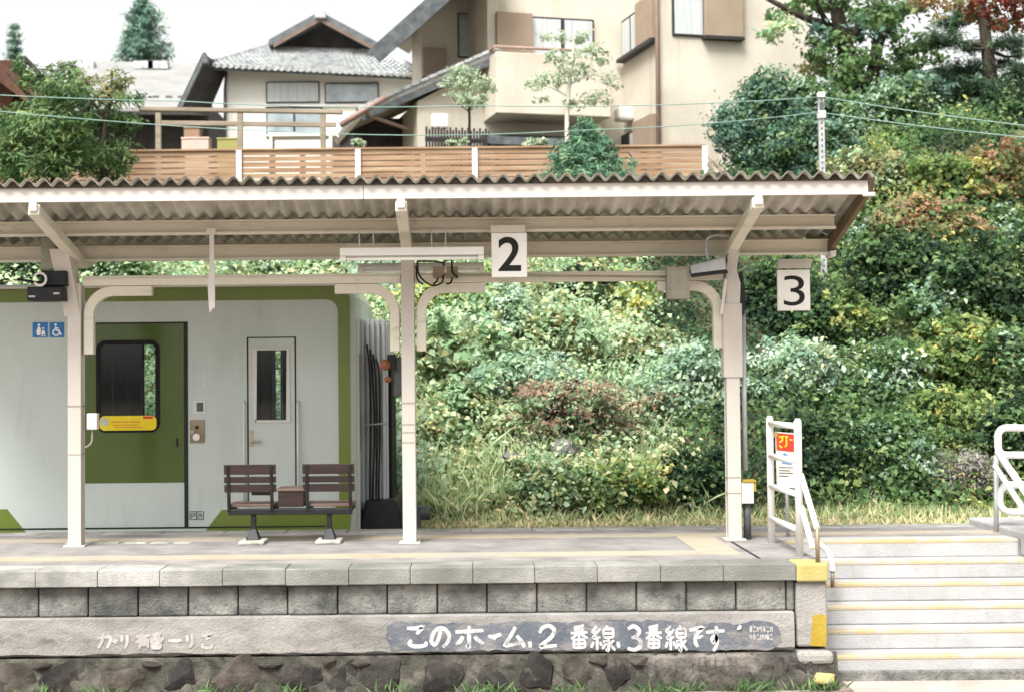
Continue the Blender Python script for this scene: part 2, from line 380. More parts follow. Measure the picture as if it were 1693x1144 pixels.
# in-situ concrete band with a slightly uneven battered face
nb = 90; vs = []; fs = []
for i in range(nb+1):
    xx = -7.2 + (XE-0.27+7.2)*i/nb
    for j, z in enumerate((-0.366, -0.375, -0.52, -0.64, -0.665)):
        yy = YF + (0.055, 0.012, 0.0, 0.0, 0.03)[j] + rnd.uniform(-0.0012, 0.0012)*(j in (2, 3))
        vs.append((xx, yy, z + rnd.uniform(-0.008, 0.008)*(j >= 3)))
    vs.append((xx, YF+0.25, -0.665)); vs.append((xx, YF+0.25, -0.366))
for i in range(nb):
    for j in range(6): fs.append((i*7+j, i*7+j+1, (i+1)*7+j+1, (i+1)*7+j))
    fs.append((i*7+6, i*7, (i+1)*7, (i+1)*7+6))
fs += [tuple(range(7)), tuple(nb*7+k for k in reversed(range(7)))]
link_mesh('concrete_band', vs, fs, M['concrete'], plat)
# rubble footing: mortar bed and rough dark stones
nm = 220; vs = []; fs = []
zz = [-0.668, -0.70, -0.74, -0.79, -0.84, -0.89, -0.95]
for i in range(nm+1):
    xx = -7.2 + (XE+0.05+7.2)*i/nm
    for j, z in enumerate(zz):
        vs.append((xx, YF - 0.008 - 0.012*j + rnd.uniform(-0.012, 0.012)*(j > 0), z))
for i in range(nm):
    for j in range(len(zz)-1): fs.append((i*7+j, i*7+j+1, (i+1)*7+j+1, (i+1)*7+j))
link_mesh('mortar_bed', vs, fs, M['mortar'], plat)
import bmesh
def rock(cx, cy, cz, rx, ry, rz, seed, sub=3):
    bm = bmesh.new(); bmesh.ops.create_icosphere(bm, subdivisions=sub, radius=1)
    rr = random.Random(seed); cuts = [(Vector((rr.gauss(0,1), rr.gauss(0,0.6), rr.gauss(0,1))).normalized(), rr.uniform(0.55, 0.85)) for _ in range(11)]
    vs = []
    for v in bm.verts:
        p = v.co.copy()
        for n, d in cuts:
            e = p.dot(n) - d
            if e > 0: p -= n*e*0.93
        p *= 1 + 0.04*math.sin(9*p.x+seed)*math.sin(8*p.z+2*seed)
        vs.append((cx+p.x*rx, cy+p.y*ry, cz+p.z*rz))
    bm.verts.index_update()
    fs = [tuple(q.index for q in f.verts) for f in bm.faces]; bm.free(); return vs, fs
x = -5.0; k = 0
while x < 1.0:
    w = rnd.uniform(0.24, 0.44); h = rnd.uniform(0.13, 0.19)
    vs, fs = rock(x+w/2, YF-0.015, -0.845+rnd.uniform(-0.03, 0.01), w*0.68, 0.075, h*1.2, k)
    link_mesh('footing_stone', vs, fs, M['stone' if rnd.random() < 0.8 else 'stone_brown'], plat); x += w*rnd.uniform(1.0, 1.18); k += 1
    if rnd.random() < 0.5:
        vs, fs = rock(x, YF-0.02, -0.715-rnd.uniform(0, 0.02), rnd.uniform(0.06, 0.12), 0.07, rnd.uniform(0.03, 0.055), k+100, 2)
        link_mesh('footing_stone', vs, fs, M['mortar' if rnd.random() < 0.5 else 'stone_brown'], plat)
fr = MB(); n = 60; vs = []; fs = []
for i in range(n+1):
    for j, z in enumerate((-0.675, -0.70, -0.76, -0.82, -0.88, -0.96)):
        vs.append((1.12 + (2.66-1.12)*i/n + rnd.uniform(-.01, .01), YF - (0.01, 0.045, 0.055, 0.05, 0.06, 0.065)[j] + rnd.uniform(-0.012, 0.012), z + rnd.uniform(-.01, .01)*(j > 0)))
for i in range(n):
    for j in range(5): fs.append((i*6+j, i*6+j+1, (i+1)*6+j+1, (i+1)*6+j))
link_mesh('footing_slab', vs, fs, M['footing_dark'], plat)
MB().box(2.5, XE+0.02, YF-0.06, YF+0.3, -0.76, -0.665).build('ledge', M['concrete'], plat, bevel=0.03)
yp = MB(); yp.prism([(2.62,-0.63),(2.745,-0.64),(2.75,-0.40),(2.70,-0.385),(2.645,-0.40)], YF+0.026, YF+0.0297)
yp.build('yellow_mark', M['yellow_paint'], plat)
vs, fs = rock(2.70, YF-0.07, -0.865, 0.13, 0.09, 0.05, 77)
link_mesh('yellow_stone', vs, fs, M['pale_yellow'], plat, smooth=True)

# tactile strips, white dashes, joint lines
MB().box(-7.3, 1.88, 11.70, 11.99, 0.0, 0.008).build('tactile_strip', M['tactile'], plat)
MB().box(-7.3, 9.0, 13.15, 13.40, 0.0, 0.008).build('tactile_strip', M['tactile'], plat)
MB().box(1.884, 2.22, 11.70, 13.146, 0.0, 0.008).build('tactile_strip', M['tactile'], plat)
for px in (128, 178, 224, 268, 300):
    a = onz(px, 897, 0); MB().box(a.x-0.10, a.x+0.10, a.y-0.05, a.y+0.05, 0.0, 0.005).build('painted_dash', M['white_line'], plat)
MB().box(2.30, 2.325, 11.45, 12.66, 0.0, 0.004).build('joint_line', M['joint'], plat)

# hand painted lettering on the concrete band
S_CH = {
 'こ': [[(.1,.86),(.45,.84),(.8,.9),(.62,.7),(.55,.6)],[(.3,.36),(.22,.2),(.45,.1),(.9,.14),(.94,.3)]],
 'の': [[(.52,.8),(.46,.5),(.28,.18),(.12,.3),(.18,.6),(.45,.85),(.75,.8),(.92,.5),(.8,.22),(.6,.06)]],
 'ホ': [[(.08,.7),(.5,.72),(.94,.76)],[(.5,.95),(.5,.5),(.5,.08),(.4,.16)],[(.3,.52),(.22,.32),(.08,.2)],[(.68,.52),(.78,.34),(.95,.2)]],
 'ー': [[(.05,.55),(.4,.5),(.75,.56),(.95,.6)],[(.5,.5),(.42,.36)]],
 'ム': [[(.55,.92),(.35,.55),(.1,.16),(.5,.2),(.85,.26)],[(.6,.55),(.8,.3),(.95,.06)]],
 '、': [[(.3,.3),(.45,.05)]],
 '2': [[(.12,.66),(.25,.88),(.55,.95),(.8,.75),(.6,.45),(.15,.1),(.5,.1),(.9,.14)]],
 '3': [[(.15,.85),(.5,.95),(.8,.76),(.6,.56),(.35,.52)],[(.42,.53),(.8,.44),(.85,.2),(.5,.05),(.12,.12)]],
 '番': [[(.75,.97),(.5,.92),(.25,.9)],[(.3,.84),(.36,.73)],[(.7,.86),(.62,.74)],[(.08,.66),(.92,.68)],[(.5,.92),(.5,.42)],[(.46,.64),(.1,.4)],[(.54,.64),(.92,.42)],[(.24,.38),(.24,.04)],[(.24,.38),(.78,.38)],[(.78,.38),(.78,.04)],[(.24,.21),(.78,.21)],[(.24,.05),(.78,.05)],[(.5,.38),(.5,.05)]],
 '線': [[(.28,.96),(.1,.74),(.32,.72)],[(.42,.84),(.12,.5),(.42,.54)],[(.27,.5),(.27,.04)],[(.14,.36),(.04,.14)],[(.38,.36),(.46,.2)],[(.7,.98),(.64,.86)],[(.54,.84),(.54,.52)],[(.54,.84),(.92,.84)],[(.92,.84),(.92,.52)],[(.54,.68),(.92,.68)],[(.54,.52),(.92,.52)],[(.72,.52),(.72,.05),(.62,.1)],[(.5,.36),(.66,.36),(.48,.1)],[(.94,.42),(.78,.28)],[(.76,.3),(.98,.04)]],
 'で': [[(.05,.78),(.5,.82),(.95,.86),(.55,.6),(.45,.3),(.62,.08)],[(.7,.52),(.76,.42)],[(.84,.56),(.9,.46)]],
 'す': [[(.05,.72),(.95,.76)],[(.56,.96),(.56,.5),(.42,.34),(.36,.5),(.5,.56),(.6,.4),(.55,.2),(.4,.02)]],
 'カ': [[(.1,.72),(.9,.74),(.85,.3),(.7,.08)],[(.45,.95),(.42,.5),(.12,.08)]],
 '有': [[(.08,.8),(.92,.82)],[(.48,.97),(.3,.6),(.06,.38)],[(.36,.6),(.36,.04)],[(.36,.6),(.8,.6),(.8,.06)],[(.36,.42),(.8,.42)],[(.36,.26),(.8,.26)]],
 'リ': [[(.25,.9),(.25,.4)],[(.75,.92),(.75,.4),(.5,.06)]],
}
def letters(mb, ch, px0, px1, py0, py1, y, w, jit=0.009, rs=random.Random(5)):
    a = at(px0, py1, y); b = at(px1, py0, y); k = 0
    for stroke in S_CH[ch]:
        pts = [(a.x + (b.x-a.x)*(u+rs.uniform(-jit, jit)), a.z + (b.z-a.z)*(v+rs.uniform(-jit, jit))) for u, v in stroke]
        pts = smooth_path(pts, 4) if len(pts) > 2 else pts
        if len(pts) == 2: pts = [pts[0], ((pts[0][0]+pts[1][0])/2, (pts[0][1]+pts[1][1])/2), pts[1]]
        n = len(pts)
        hw = [w/2*(0.72 + 0.5*math.sin(math.pi*(0.15+0.75*i/(n-1)))*rs.uniform(0.85, 1.15)) for i in range(n)]
        L, Rr = offset_path(pts, hw)
        mb.prism_q(L, Rr, y - 0.0012 - 0.0006*k, y + 0.02); k += 1
YT = YF - 0.0035
bgp = [(640,1035),(652,1027),(700,1030),(760,1029),(800,1032),(860,1027),(930,1030),(990,1023),(1040,1026),(1100,1026),(1160,1029),(1215,1031),(1262,1025),(1288,1036),(1292,1060),(1276,1074),(1200,1075),(1120,1074),(1000,1073),(900,1075),(780,1075),(690,1076),(648,1074),(638,1056)]
rb = random.Random(9); bg2 = []
for i in range(len(bgp)):
    (xa, ya), (xb, yb) = bgp[i], bgp[(i+1) % len(bgp)]; k_ = max(2, int(math.hypot(xb-xa, yb-ya)/9))
    bg2 += [(xa+(xb-xa)*j/k_+rb.uniform(-1.5, 1.5), ya+(yb-ya)*j/k_+rb.uniform(-2.2, 1.6)) for j in range(k_)]
pp = [at(px, py, YT) for px, py in bg2]
MB().prism([(p.x, p.z) for p in reversed(pp)], YT, YT+0.012).build('lettering_ground', M['paint_slate'], plat)
for ch, a, b in (('こ',669,706),('の',709,746),('ホ',749,802),('ー',806,830),('ム',832,869),('、',873,882),('2',888,924),('番',941,974),('線',976,1017),('、',1019,1028),('3',1034,1063),('番',1065,1096),('線',1099,1136),('で',1139,1162),('す',1166,1199)):
    lt = MB(); letters(lt, ch, a, b, 1032, 1072 + (4 if ch in '線3す' else 0), YT - 0.001, 0.026 if ch not in '番線' else 0.019); lt.build('painted_character', M['paint_white'], plat)
lt = MB(); lt.tube([at(1221,1036,YT-0.003), at(1223,1037,YT+0.01)], 0.022, 10)
lt.build('painted_dot', M['paint_white'], plat)
for ch, a, b in (('カ',158,184),('ー',186,196),('リ',198,214),('有',222,250),('番',246,272),('ー',276,300),('リ',306,322),('こ',330,352)):
    fl = MB(); letters(fl, ch, a, b, 1046, 1072, YF-0.0025, 0.020, 0.05); fl.build('faded_character', M['paint_faint'], plat)
for row in range(2):
    fl = MB()
    for i in range(7):
        letters(fl, '有リカこ'[(i*3+row) % 4], 1239+i*5.6, 1243.6+i*5.6, 1034+row*13, 1045+row*13, YT-0.001, 0.007, 0.08)
    fl.build('small_lettering', M['paint_faint'], plat)

# ================================================================ STEPS
stairs = thing('platform_steps', 'flight of pale concrete steps with worn yellow edges climbing to the platform', 'steps', (4.6, 12, GZ))
for k in range(6):
    y0 = 12.66 - 0.28*k; z = -0.15*k
    e = 9.0
    xr = 4.86 if k == 0 else e
    b_ = MB().box(XE+0.012, xr, y0, y0+0.42 if k else y0+0.02, z-0.149 if k < 5 else GZ-0.05, z)
    if k == 0: b_ = MB().box(XE+0.012, xr, y0-0.002, y0+0.30, -0.1505, 0.003)
    s_ = b_.build('step', M['step'], stairs, bevel=0.012)
    MB().box(XE+0.014, xr-0.002, y0-0.004, y0+0.085, z-0.032, z+0.006).build('nosing', M['nosing'], s_, bevel=0.01)
MB().box(XE+0.02, 9, 11.22, 11.27, GZ-0.02, GZ+0.09).build('kerb', M['block'], stairs, bevel=0.01)
MB().box(4.88, 9, 12.40, 14.0, -0.148, 0.07).build('side_block', M['step'], stairs, bevel=0.02)

# ================================================================ CANOPY
can = thing('platform_canopy', 'corrugated platform canopy on three cream painted steel posts', 'canopy', (-0.5, 12.85, 0))
XL, XR = -5.6, 3.34
YN, YV, YO = 11.6, 13.05, 14.5        # near eave, valley, far eave
def roof_z(y): return 3.105 - 0.238*(y-YN) if y <= YV else 3.105 - 0.238*(YV-YN) + 0.238*(y-YV)
pitch = 0.130
def sheet(y0, y1, name):
    n = int((XR-XL)/pitch*12); rows = 3; vs = []; fs = []
    for j in range(rows):
        y = y0 + (y1-y0)*j/(rows-1)
        for i in range(n+1):
            x = XL + (XR-XL)*i/n
            vs.append((x, y, roof_z(y) + 0.025*math.sin(2*math.pi*x/pitch) + 0.003*math.sin(x*1.7+y)))
    m = n+1
    for j in range(rows-1):
        for i in range(n): fs.append((j*m+i, j*m+i+1, (j+1)*m+i+1, (j+1)*m+i))
    o = link_mesh(name, vs, fs, M['slate_sheet'], can, smooth=True)
    md = o.modifiers.new('thickness', 'SOLIDIFY'); md.thickness = 0.008; md.offset = 1
    o.data.materials.append(M['sheet_edge']); md.material_offset_rim = 1
    return o
sheet(YN, YV+0.02, 'roof_sheet'); sheet(YV-0.02+0.06, YO, 'roof_sheet')
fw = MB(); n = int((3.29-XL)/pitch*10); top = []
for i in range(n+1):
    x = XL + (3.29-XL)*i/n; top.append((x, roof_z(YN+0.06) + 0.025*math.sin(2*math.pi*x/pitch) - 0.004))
fw.prism_q(top, [(x, 3.06) for x, z in top], YN+0.045, YN+0.066); fw.build('eave_shade_strip', M['eave_shade'], can)  # added dark strip, paints the shaded crescents between sheet waves and fascia
fa = MB()
for x0, x1 in ((XL, -0.86), (-0.856, 3.30)):
    fa.box(x0, x1, YN+0.07, YN+0.10, 2.945, 3.064)
fa.build('fascia', M['white_paint'], can, bevel=0.004)
MB().box(XL, 3.30, YO-0.10, YO-0.07, 2.945, 3.078).build('fascia', M['white_paint'], can, bevel=0.004)
def channel(y, ztop, h, x0, x1, dep=0.06, lip=0.022):
    m = MB(); m.box(x0, x1, y, y+0.012, ztop-h, ztop)                      # web
    m.box(x0, x1, y-dep, y-0.0005, ztop-h-0.001, ztop-h+lip)               # lower flange
    m.box(x0, x1, y-dep, y-0.0005, ztop-0.014, ztop+0.001)
    return m.build('purlin', M['beige_paint'], can, bevel=0.003)
channel(12.46, 2.872, 0.125, XL, 3.22)
channel(13.02, 2.712, 0.14, XL, 3.30, 0.05)
channel(13.66, 2.872, 0.125, XL, 3.22)
MB().box(XL, 3.29, 13.045, 13.14, 2.59, 2.65).build('valley_gutter', M['beige_paint'], can, bevel=0.01)
# barge boards closing the open end
bb = MB(); bb.slab([(3.30, YN+0.01, 3.075),(3.30, YV, 2.735),(3.30, YV, 2.58),(3.30, YN+0.10, 2.96)], (0.045, 0, 0))
bb.slab([(3.30, YV+0.004, 2.735),(3.30, YO-0.01, 3.075),(3.30, YO-0.10, 2.96),(3.30, YV+0.004, 2.58)], (0.045, 0, 0))
bb.build('barge_board', M['barge'], can, bevel=0.006)
MB().box(3.296, 3.35, YV-0.14, YV+0.05, 2.545, 2.60).build('gutter_end', M['white_paint'], can, bevel=0.006)
MB().box(3.25, 3.345, YN+0.02, YN+0.075, 2.925, 2.957).build('corner_cap', M['white_paint'], can, bevel=0.006)

YP = 12.85
def rafter(x, xe, w=0.095):
    m = MB()
    m.bar((xe, YN+0.06, 2.885), (x, YV-0.02, 2.885-0.238*1.37), w, 0.095)
    r_ = m.build('rafter', M['beige_paint'], can, bevel=0.012)
    m = MB(); m.box(xe-0.035, xe+0.035, YN+0.03, YN+0.066, 2.862, 2.94); m.build('end_cap', M['white_paint'], r_, bevel=0.012)
    MB().bar((xe, YO-0.06, 2.885), (x, YV+0.02, 2.885-0.238*1.37), w, 0.095).build('rafter', M['beige_paint'], can, bevel=0.012)
POSTS = (-3.55, -0.548, 2.370)
for px_, ex in zip(POSTS, (-0.02, 0.0, 0.02)):
    rafter(px_, px_+ex)
# tie beam along the posts
segs = [(POSTS[0]+0.064, POSTS[1]-0.064), (POSTS[1]+0.064, POSTS[2]-0.064)]
tb = MB()
for a, b in segs:
    tb.box(a, b, YP-0.04, YP+0.05, 2.335, 2.425); tb.box(a, b, YP-0.052, YP-0.0405, 2.392, 2.404)
tb.build('tie_beam', M['beige_paint'], can, bevel=0.006)
def brace(x, s, reach, r=0.22, w=0.088):
    xv = x + s*(0.075 + w/2); zt = 2.332 - w/2
    path = [(xv, 1.72), (xv, zt-r)]
    c = (xv + s*r, zt-r)
    path += [(c[0] - s*r*math.cos(R(t)), c[1] + r*math.sin(R(t))) for t in range(10, 91, 10)]
    path.append((x + s*reach, zt))
    m = MB(); m.ribbon(path, w, YP-0.035, YP+0.045)
    return m.build('brace', M['beige_paint'], can, bevel=0.006)
for x, sides in ((POSTS[0], ((1, 0.69),)), (POSTS[1], ((-1, 0.66),(1, 0.70))), (POSTS[2], ((-1, 0.66),))):
    for s, rc in sides: brace(x, s, rc)
for i, x in enumerate(POSTS):
    m = MB()
    zt = (2.36, 2.60, 2.36)[i]
    m.box(x-0.06, x+0.06, YP-0.07, YP-0.058, 0.0, zt)      # front flange
    m.box(x-0.06, x+0.06, YP+0.058, YP+0.07, 0.0, zt)
    m.box(x-0.055, x+0.055, YP-0.0575, YP+0.0575, 0.0, zt-0.002)
    p_ = m.build('post', M['post_paint'], can, bevel=0.006)
    for zb, ht in ([(1.45, 0.005), (0.42, 0.008), (0.56, 0.008)], [(1.25, 0.012), (1.06, 0.008), (0.99, 0.008), (0.90, 0.008)], [(1.25, 0.012), (0.82, 0.008)])[(1, 2, 0)[i] if False else (2, 1, 0)[i]]:
        MB().box(x-0.0635, x+0.0635, YP-0.0735, YP+0.0735, zb, zb+ht).build('band', M['grey_box'], p_)
    m = MB(); m.box(x-0.095, x+0.095, YP-0.095, YP+0.095, 0.001, 0.014); m.build('base_plate', M['post_paint'], p_)
    # wider sleeve of the upper part
    if i == 2:
        MB().box(x-0.084, x+0.088, YP-0.076, YP+0.076, 1.458, 2.12).build('sleeve', M['post_paint'], p_, bevel=0.006)
    # crank from post to rafter
    if i == 0:
        m = MB(); m.hexa([(x-0.09,YP-0.069,2.06),(x+0.058,YP-0.069,2.06),(x+0.058,YP+0.069,2.06),(x-0.09,YP+0.069,2.06),
                          (x-0.19,YP-0.20,2.66),(x-0.02,YP-0.20,2.66),(x-0.02,YP+0.069,2.66),(x-0.19,YP+0.069,2.66)])
        m.build('gusset', M['post_paint'], p_, bevel=0.01)
    if i == 2:
        m = MB(); m.prism([(x-0.052,2.12),(x+0.072,2.12),(x+0.08,2.30),(x+0.045,2.42),(x+0.08,2.60),(x-0.02,2.60),(x-0.052,2.42)], YP-0.078, YP+0.078)
        m.build('gusset', M['post_paint'], p_, bevel=0.008)
        m = MB(); m.bar((x-0.10, YP-0.09, 2.02), (x-0.055, YP-0.09, 2.34), 0.012, 0.03); m.bar((x-0.055, YP-0.09, 2.34), (x-0.055, YP-0.09, 2.80), 0.04, 0.04)
        m.build('hanger', M['white_paint'], p_, bevel=0.004)
        # black slot beside the gusset
        m = MB(); m.prism([(x+0.075,2.02),(x+0.115,2.02),(x+0.125,2.2),(x+0.10,2.42),(x+0.083,2.40),(x+0.083,2.30)], YP-0.06, YP+0.05)
        m.build('cable_cover', M['black'], p_, bevel=0.006)

# ---------------------------------------------------------------- things on the canopy
def glyph_mesh(mb, ch, x0, x1, z0, z1, y, dep=0.006, bold=0.010):
    cu = bpy.data.curves.new('glyph', 'FONT'); cu.body = ch; cu.size = 1; cu.offset = bold; cu.extrude = 0; cu.resolution_u = 6
    ob = bpy.data.objects.new('glyph', cu); col.objects.link(ob)
    dg = bpy.context.evaluated_depsgraph_get(); me = bpy.data.meshes.new_from_object(ob.evaluated_get(dg))
    P = [(v.co.x, v.co.y) for v in me.vertices]; F = [tuple(p.vertices) for p in me.polygons]
    bpy.data.objects.remove(ob); bpy.data.curves.remove(cu); bpy.data.meshes.remove(me)
    xa = min(p[0] for p in P); xb = max(p[0] for p in P); za = min(p[1] for p in P); zb = max(p[1] for p in P)
    f = lambda p: (x0 + (p[0]-xa)/(xb-xa)*(x1-x0), z0 + (p[1]-za)/(zb-za)*(z1-z0))
    Q = [f(p) for p in P]
    mb.add([(q[0], y, q[1]) for q in Q], F)
    edges = {}
    for fc_ in F:
        for i in range(len(fc_)):
            e = (fc_[i], fc_[(i+1) % len(fc_)]); k = tuple(sorted(e)); edges[k] = edges.get(k, 0) + 1
    for (a, b), c in edges.items():
        if c == 1: mb.add([(Q[a][0], y, Q[a][1]), (Q[b][0], y, Q[b][1]), (Q[b][0], y+dep, Q[b][1]), (Q[a][0], y+dep, Q[a][1])], [(0,1,2,3)])
def number_sign(ch, Y, board, bracket, digit, label, bmat, bold=0.004):
    a = at(board[0], board[3], Y); b = at(board[2], board[1], Y)
    t = thing('number_sign', label, 'sign', ((a.x+b.x)/2, Y, a.z), 'platform number signs under the canopy')
    bd = MB().box(a.x, b.x, Y, Y+0.03, a.z, b.z).build('board', M['sign_white'], t, bevel=0.006)
    c = at(digit[0], digit[3], Y); d = at(digit[2], digit[1], Y)
    m = MB(); glyph_mesh(m, ch, c.x, d.x, c.z, d.z, Y-0.003, 0.004, bold); m.build('numeral', M['sign_black'], bd)
    c = at(bracket[0], bracket[3], Y); d = at(bracket[2], bracket[1], Y)
    MB().box(c.x, d.x, Y+0.004, Y+0.05, max(c.z, b.z+0.001), d.z).build('bracket', bmat, t, bevel=0.004)
    return t
number_sign('2', 12.30, (813,385,871,459), (811,372,868,385), (824,392,861,449), 'square white number sign reading 2 under the middle of the canopy', M['beige_paint'], 0.016)
number_sign('3', 13.45, (1286,446,1339,514), (1287,428,1341,444), (1296,456,1330,506), 'white number sign reading 3 hanging past the right canopy post', M['white_paint'], -0.004)

def px_box(mb, px0, py0, px1, py1, Y, dep, bev=0):
    a = at(px0, py1, Y); b = at(px1, py0, Y); return mb.box(a.x, b.x, Y, Y+dep, a.z, b.z)
# fluorescent fittings
def fitting(px0, px1, py0, py1, Y, label, rods):
    a = at(px0, py1, Y); b = at(px1, py0, Y)
    t = thing('fluorescent_lamp', label, 'lamp', ((a.x+b.x)/2, Y, a.z), 'fluorescent lamps under the canopy')
    m = MB(); h = b.z - a.z
    m.hexa([(a.x, Y-0.02, a.z+h*0.38),(b.x, Y-0.02, a.z+h*0.38),(b.x, Y+0.09, a.z+h*0.38),(a.x, Y+0.09, a.z+h*0.38),
            (a.x, Y, b.z),(b.x, Y, b.z),(b.x, Y+0.07, b.z),(a.x, Y+0.07, b.z)])
    m.build('housing', M['lamp_white'], t, bevel=0.006)
    m = MB(); m.tube([(a.x+0.05, Y+0.03, a.z+0.018),(b.x-0.05, Y+0.03, a.z+0.018)], 0.016, 12); m.build('tube', M['tube_white'], t, smooth=True)
    m = MB()
    for x in (a.x, b.x-0.05): m.box(x, x+0.05, Y+0.005, Y+0.055, a.z, a.z+h*0.38)
    m.build('lamp_holder', M['lamp_white'], t, bevel=0.004)
    for r_ in rods:
        q = at(r_, py0, Y)
        MB().tube([(q.x-0.06, Y+0.05, b.z-0.01),(q.x-0.06, Y+0.05, b.z+0.17),(q.x+0.06, Y+0.05, b.z+0.17),(q.x+0.06, Y+0.05, b.z-0.01)], 0.007, 8).build('hanger', M['grey_metal'], t)
fitting(562, 800, 408, 432, 12.15, 'long white fluorescent lamp crossing in front of the middle canopy post', (605, 725))
fitting(592, 800, 434, 452, 13.35, 'fluorescent lamp behind the middle post, lower and half hidden', (640, 760))

# hanging strip
q = at(345, 515, 12.30); q2 = at(345, 362, 12.44)
m = thing('hanging_strip', 'narrow white strip with a pointed tip hanging from the canopy', 'strip', (q.x, 12.4, q.z))
MB().prism([(q.x-0.02, q.z+0.05),(q.x-0.012,q.z-0.01),(q.x+0.016, q.z+0.03),(q.x+0.035, q.z+0.03),(q.x+0.035, q.z+0.40),(q.x-0.012, q.z+0.36),(q.x-0.03, q.z+0.26)], 12.41, 12.43).build('blade', M['white_paint'], m, bevel=0.003)
MB().bar((q.x+0.008, 12.42, q.z+0.36), (q.x+0.008, 12.42, 2.76), 0.04, 0.012, (0,1,0)).build('strap', M['white_paint'], m)
MB().box(q.x-0.035, q.x+0.05, 12.37, 12.396, 2.75, 2.80).build('clamp', M['beige_paint'], m, bevel=0.004)

# black loudspeaker with ring at the left post
Ysp = 12.6
a = at(45, 498, Ysp); b = at(110, 448, Ysp)
t = thing('platform_lamp', 'black twin box lamp with a white ring fixed beside the left canopy post', 'lamp', ((a.x+b.x)/2, Ysp+0.1, a.z))
m = MB(); px_box(m, 44, 474, 104, 498, Ysp, 0.22); m.build('lamp_box', M['black'], t, bevel=0.012)
m = MB(); px_box(m, 66, 448, 110, 473.6, Ysp+0.05, 0.18); m.build('back_box', M['black'], t, bevel=0.012)
c = at(66, 462, Ysp-0.02)
MB().tube([(c.x+0.055*math.cos(R(k)), Ysp-0.02, c.z+0.055*math.sin(R(k))) for k in range(-150, 151, 20)], 0.011, 8).build('ring', M['lamp_white'], t, smooth=True)
m = MB(); px_box(m, 47, 489, 58, 492, Ysp-0.004, 0.01); px_box(m, 88, 484, 98, 487, Ysp-0.004, 0.01); m.build('maker_plate', M['grey_metal'], t)
m = MB(); p1 = at(28, 462, Ysp); m.tube([(p1.x, Ysp, p1.z), (c.x, Ysp+0.05, c.z-0.03)], 0.012, 8); m.build('bracket', M['black'], t)
m = MB(); px_box(m, 67, 392, 92, 446, 12.75, 0.13)
tag(m.build('junction_box', M['grey_box'], bevel=0.008), 'tall grey box above the black lamp at the left post', 'junction box', 'grey boxes on the canopy frame')

# cables and small boxes by the middle post
t = thing('cable_cluster', 'two small beige switch boxes with black cables beside the middle post', 'cables', at(735, 462, 12.74))
for p0, p1 in ((716, 735), (738, 757)):
    m = MB(); px_box(m, p0, 441, p1, 460, 12.74, 0.05); m.build('switch_box', M['bronze'], t, bevel=0.006)
for pts in ([(690,432),(693,455),(712,472),(730,468),(733,455)], [(688,440),(690,462),(700,471)], [(690,432),(720,433),(735,436)], [(733,440),(736,432),(746,431),(748,450),(757,460)], [(724,460),(722,466),(716,470)], [(748,460),(745,468),(738,470)]):
    MB().tube(smooth_path([tuple(at(x, y, 12.73)) for x, y in pts]), 0.0085, 7).build('cable', M['cable'], t, smooth=True)
MB().tube([tuple(at(757,456,12.74)), tuple(at(812,456,12.74)), tuple(at(1102,458,12.74))], 0.011, 8).build('conduit', M['grey_box'], t, smooth=True)
m = MB(); px_box(m, 1104, 441, 1140, 494, 12.66, 0.13)
eb = thing('electrical_box', 'square grey electrical box under the tie beam near the right post', 'junction box', at(1122, 494, 12.7), 'grey boxes on the canopy frame')
m.build('casing', M['grey_box'], eb, bevel=0.006)
m = MB(); px_box(m, 1108, 445, 1136, 490, 12.652, 0.01); dr = m.build('door', M['grey_box'], eb, bevel=0.003)
m = MB(); px_box(m, 1112, 462, 1116, 468, 12.645, 0.01); m.build('latch', M['steel'], dr)
# slanted floodlight left of the right post, and conduit hoop
t = thing('floodlight', 'tilted grey floodlight on a bent conduit left of the right canopy post', 'floodlight', at(1172, 452, 12.7))
def P3(px, py, Y): return tuple(at(px, py, Y))
m = MB(); m.hexa([P3(1143,453,12.6), P3(1200,446,12.6), P3(1202,446,12.85), P3(1146,453,12.85), P3(1141,439,12.62), P3(1198,425,12.62), P3(1200,427,12.88), P3(1150,437,12.88)])
m.build('hood', M['grey_metal'], t, bevel=0.008)
m = MB(); m.hexa([P3(1143,459,12.6), P3(1203,452,12.6), P3(1205,452,12.85), P3(1146,459,12.85), P3(1142,453.6,12.6), P3(1201,446.6,12.6), P3(1203,446.6,12.85), P3(1146,453.6,12.85)])
m.build('lens', M['black'], t, bevel=0.004)
MB().tube(smooth_path([P3(1206,390,12.7), P3(1185,389,12.7), P3(1170,394,12.7), P3(1167,408,12.7), P3(1169,424,12.7), P3(1172,432,12.7)]), 0.013, 8).build('conduit', M['grey_metal'], t, smooth=True)
# pipe and switch on the right post
t = thing('cable_pipe', 'grey downpipe with a yellow edged switch box on the right canopy post', 'pipe', at(1233, 896, 12.88))
xq = POSTS[2] + 0.115
MB().tube([(xq, 12.87, 0.62), (xq, 12.87, 2.05)], 0.022, 12).build('upper_pipe', M['grey_metal'], t, smooth=True)
MB().tube([(xq+0.01, 12.87, 0.0), (xq+0.01, 12.87, 0.345)], 0.034, 12).build('lower_pipe', M['dark_grey'], t, smooth=True)
MB().tube([(xq+0.01, 12.87, 0.325), (xq+0.01, 12.87, 0.36)], 0.042, 12).build('collar', M['grey_metal'], t, smooth=True)
m = MB(); px_box(m, 1226, 797, 1246, 832, 12.80, 0.12); sb = m.build('switch_box', M['lamp_white'], t, bevel=0.006)
m = MB(); px_box(m, 1228, 793, 1250, 796.8, 12.79, 0.14); px_box(m, 1246.3, 797, 1250, 812, 12.80, 0.1); m.build('edge_guard', M['yellow_paint'], sb)
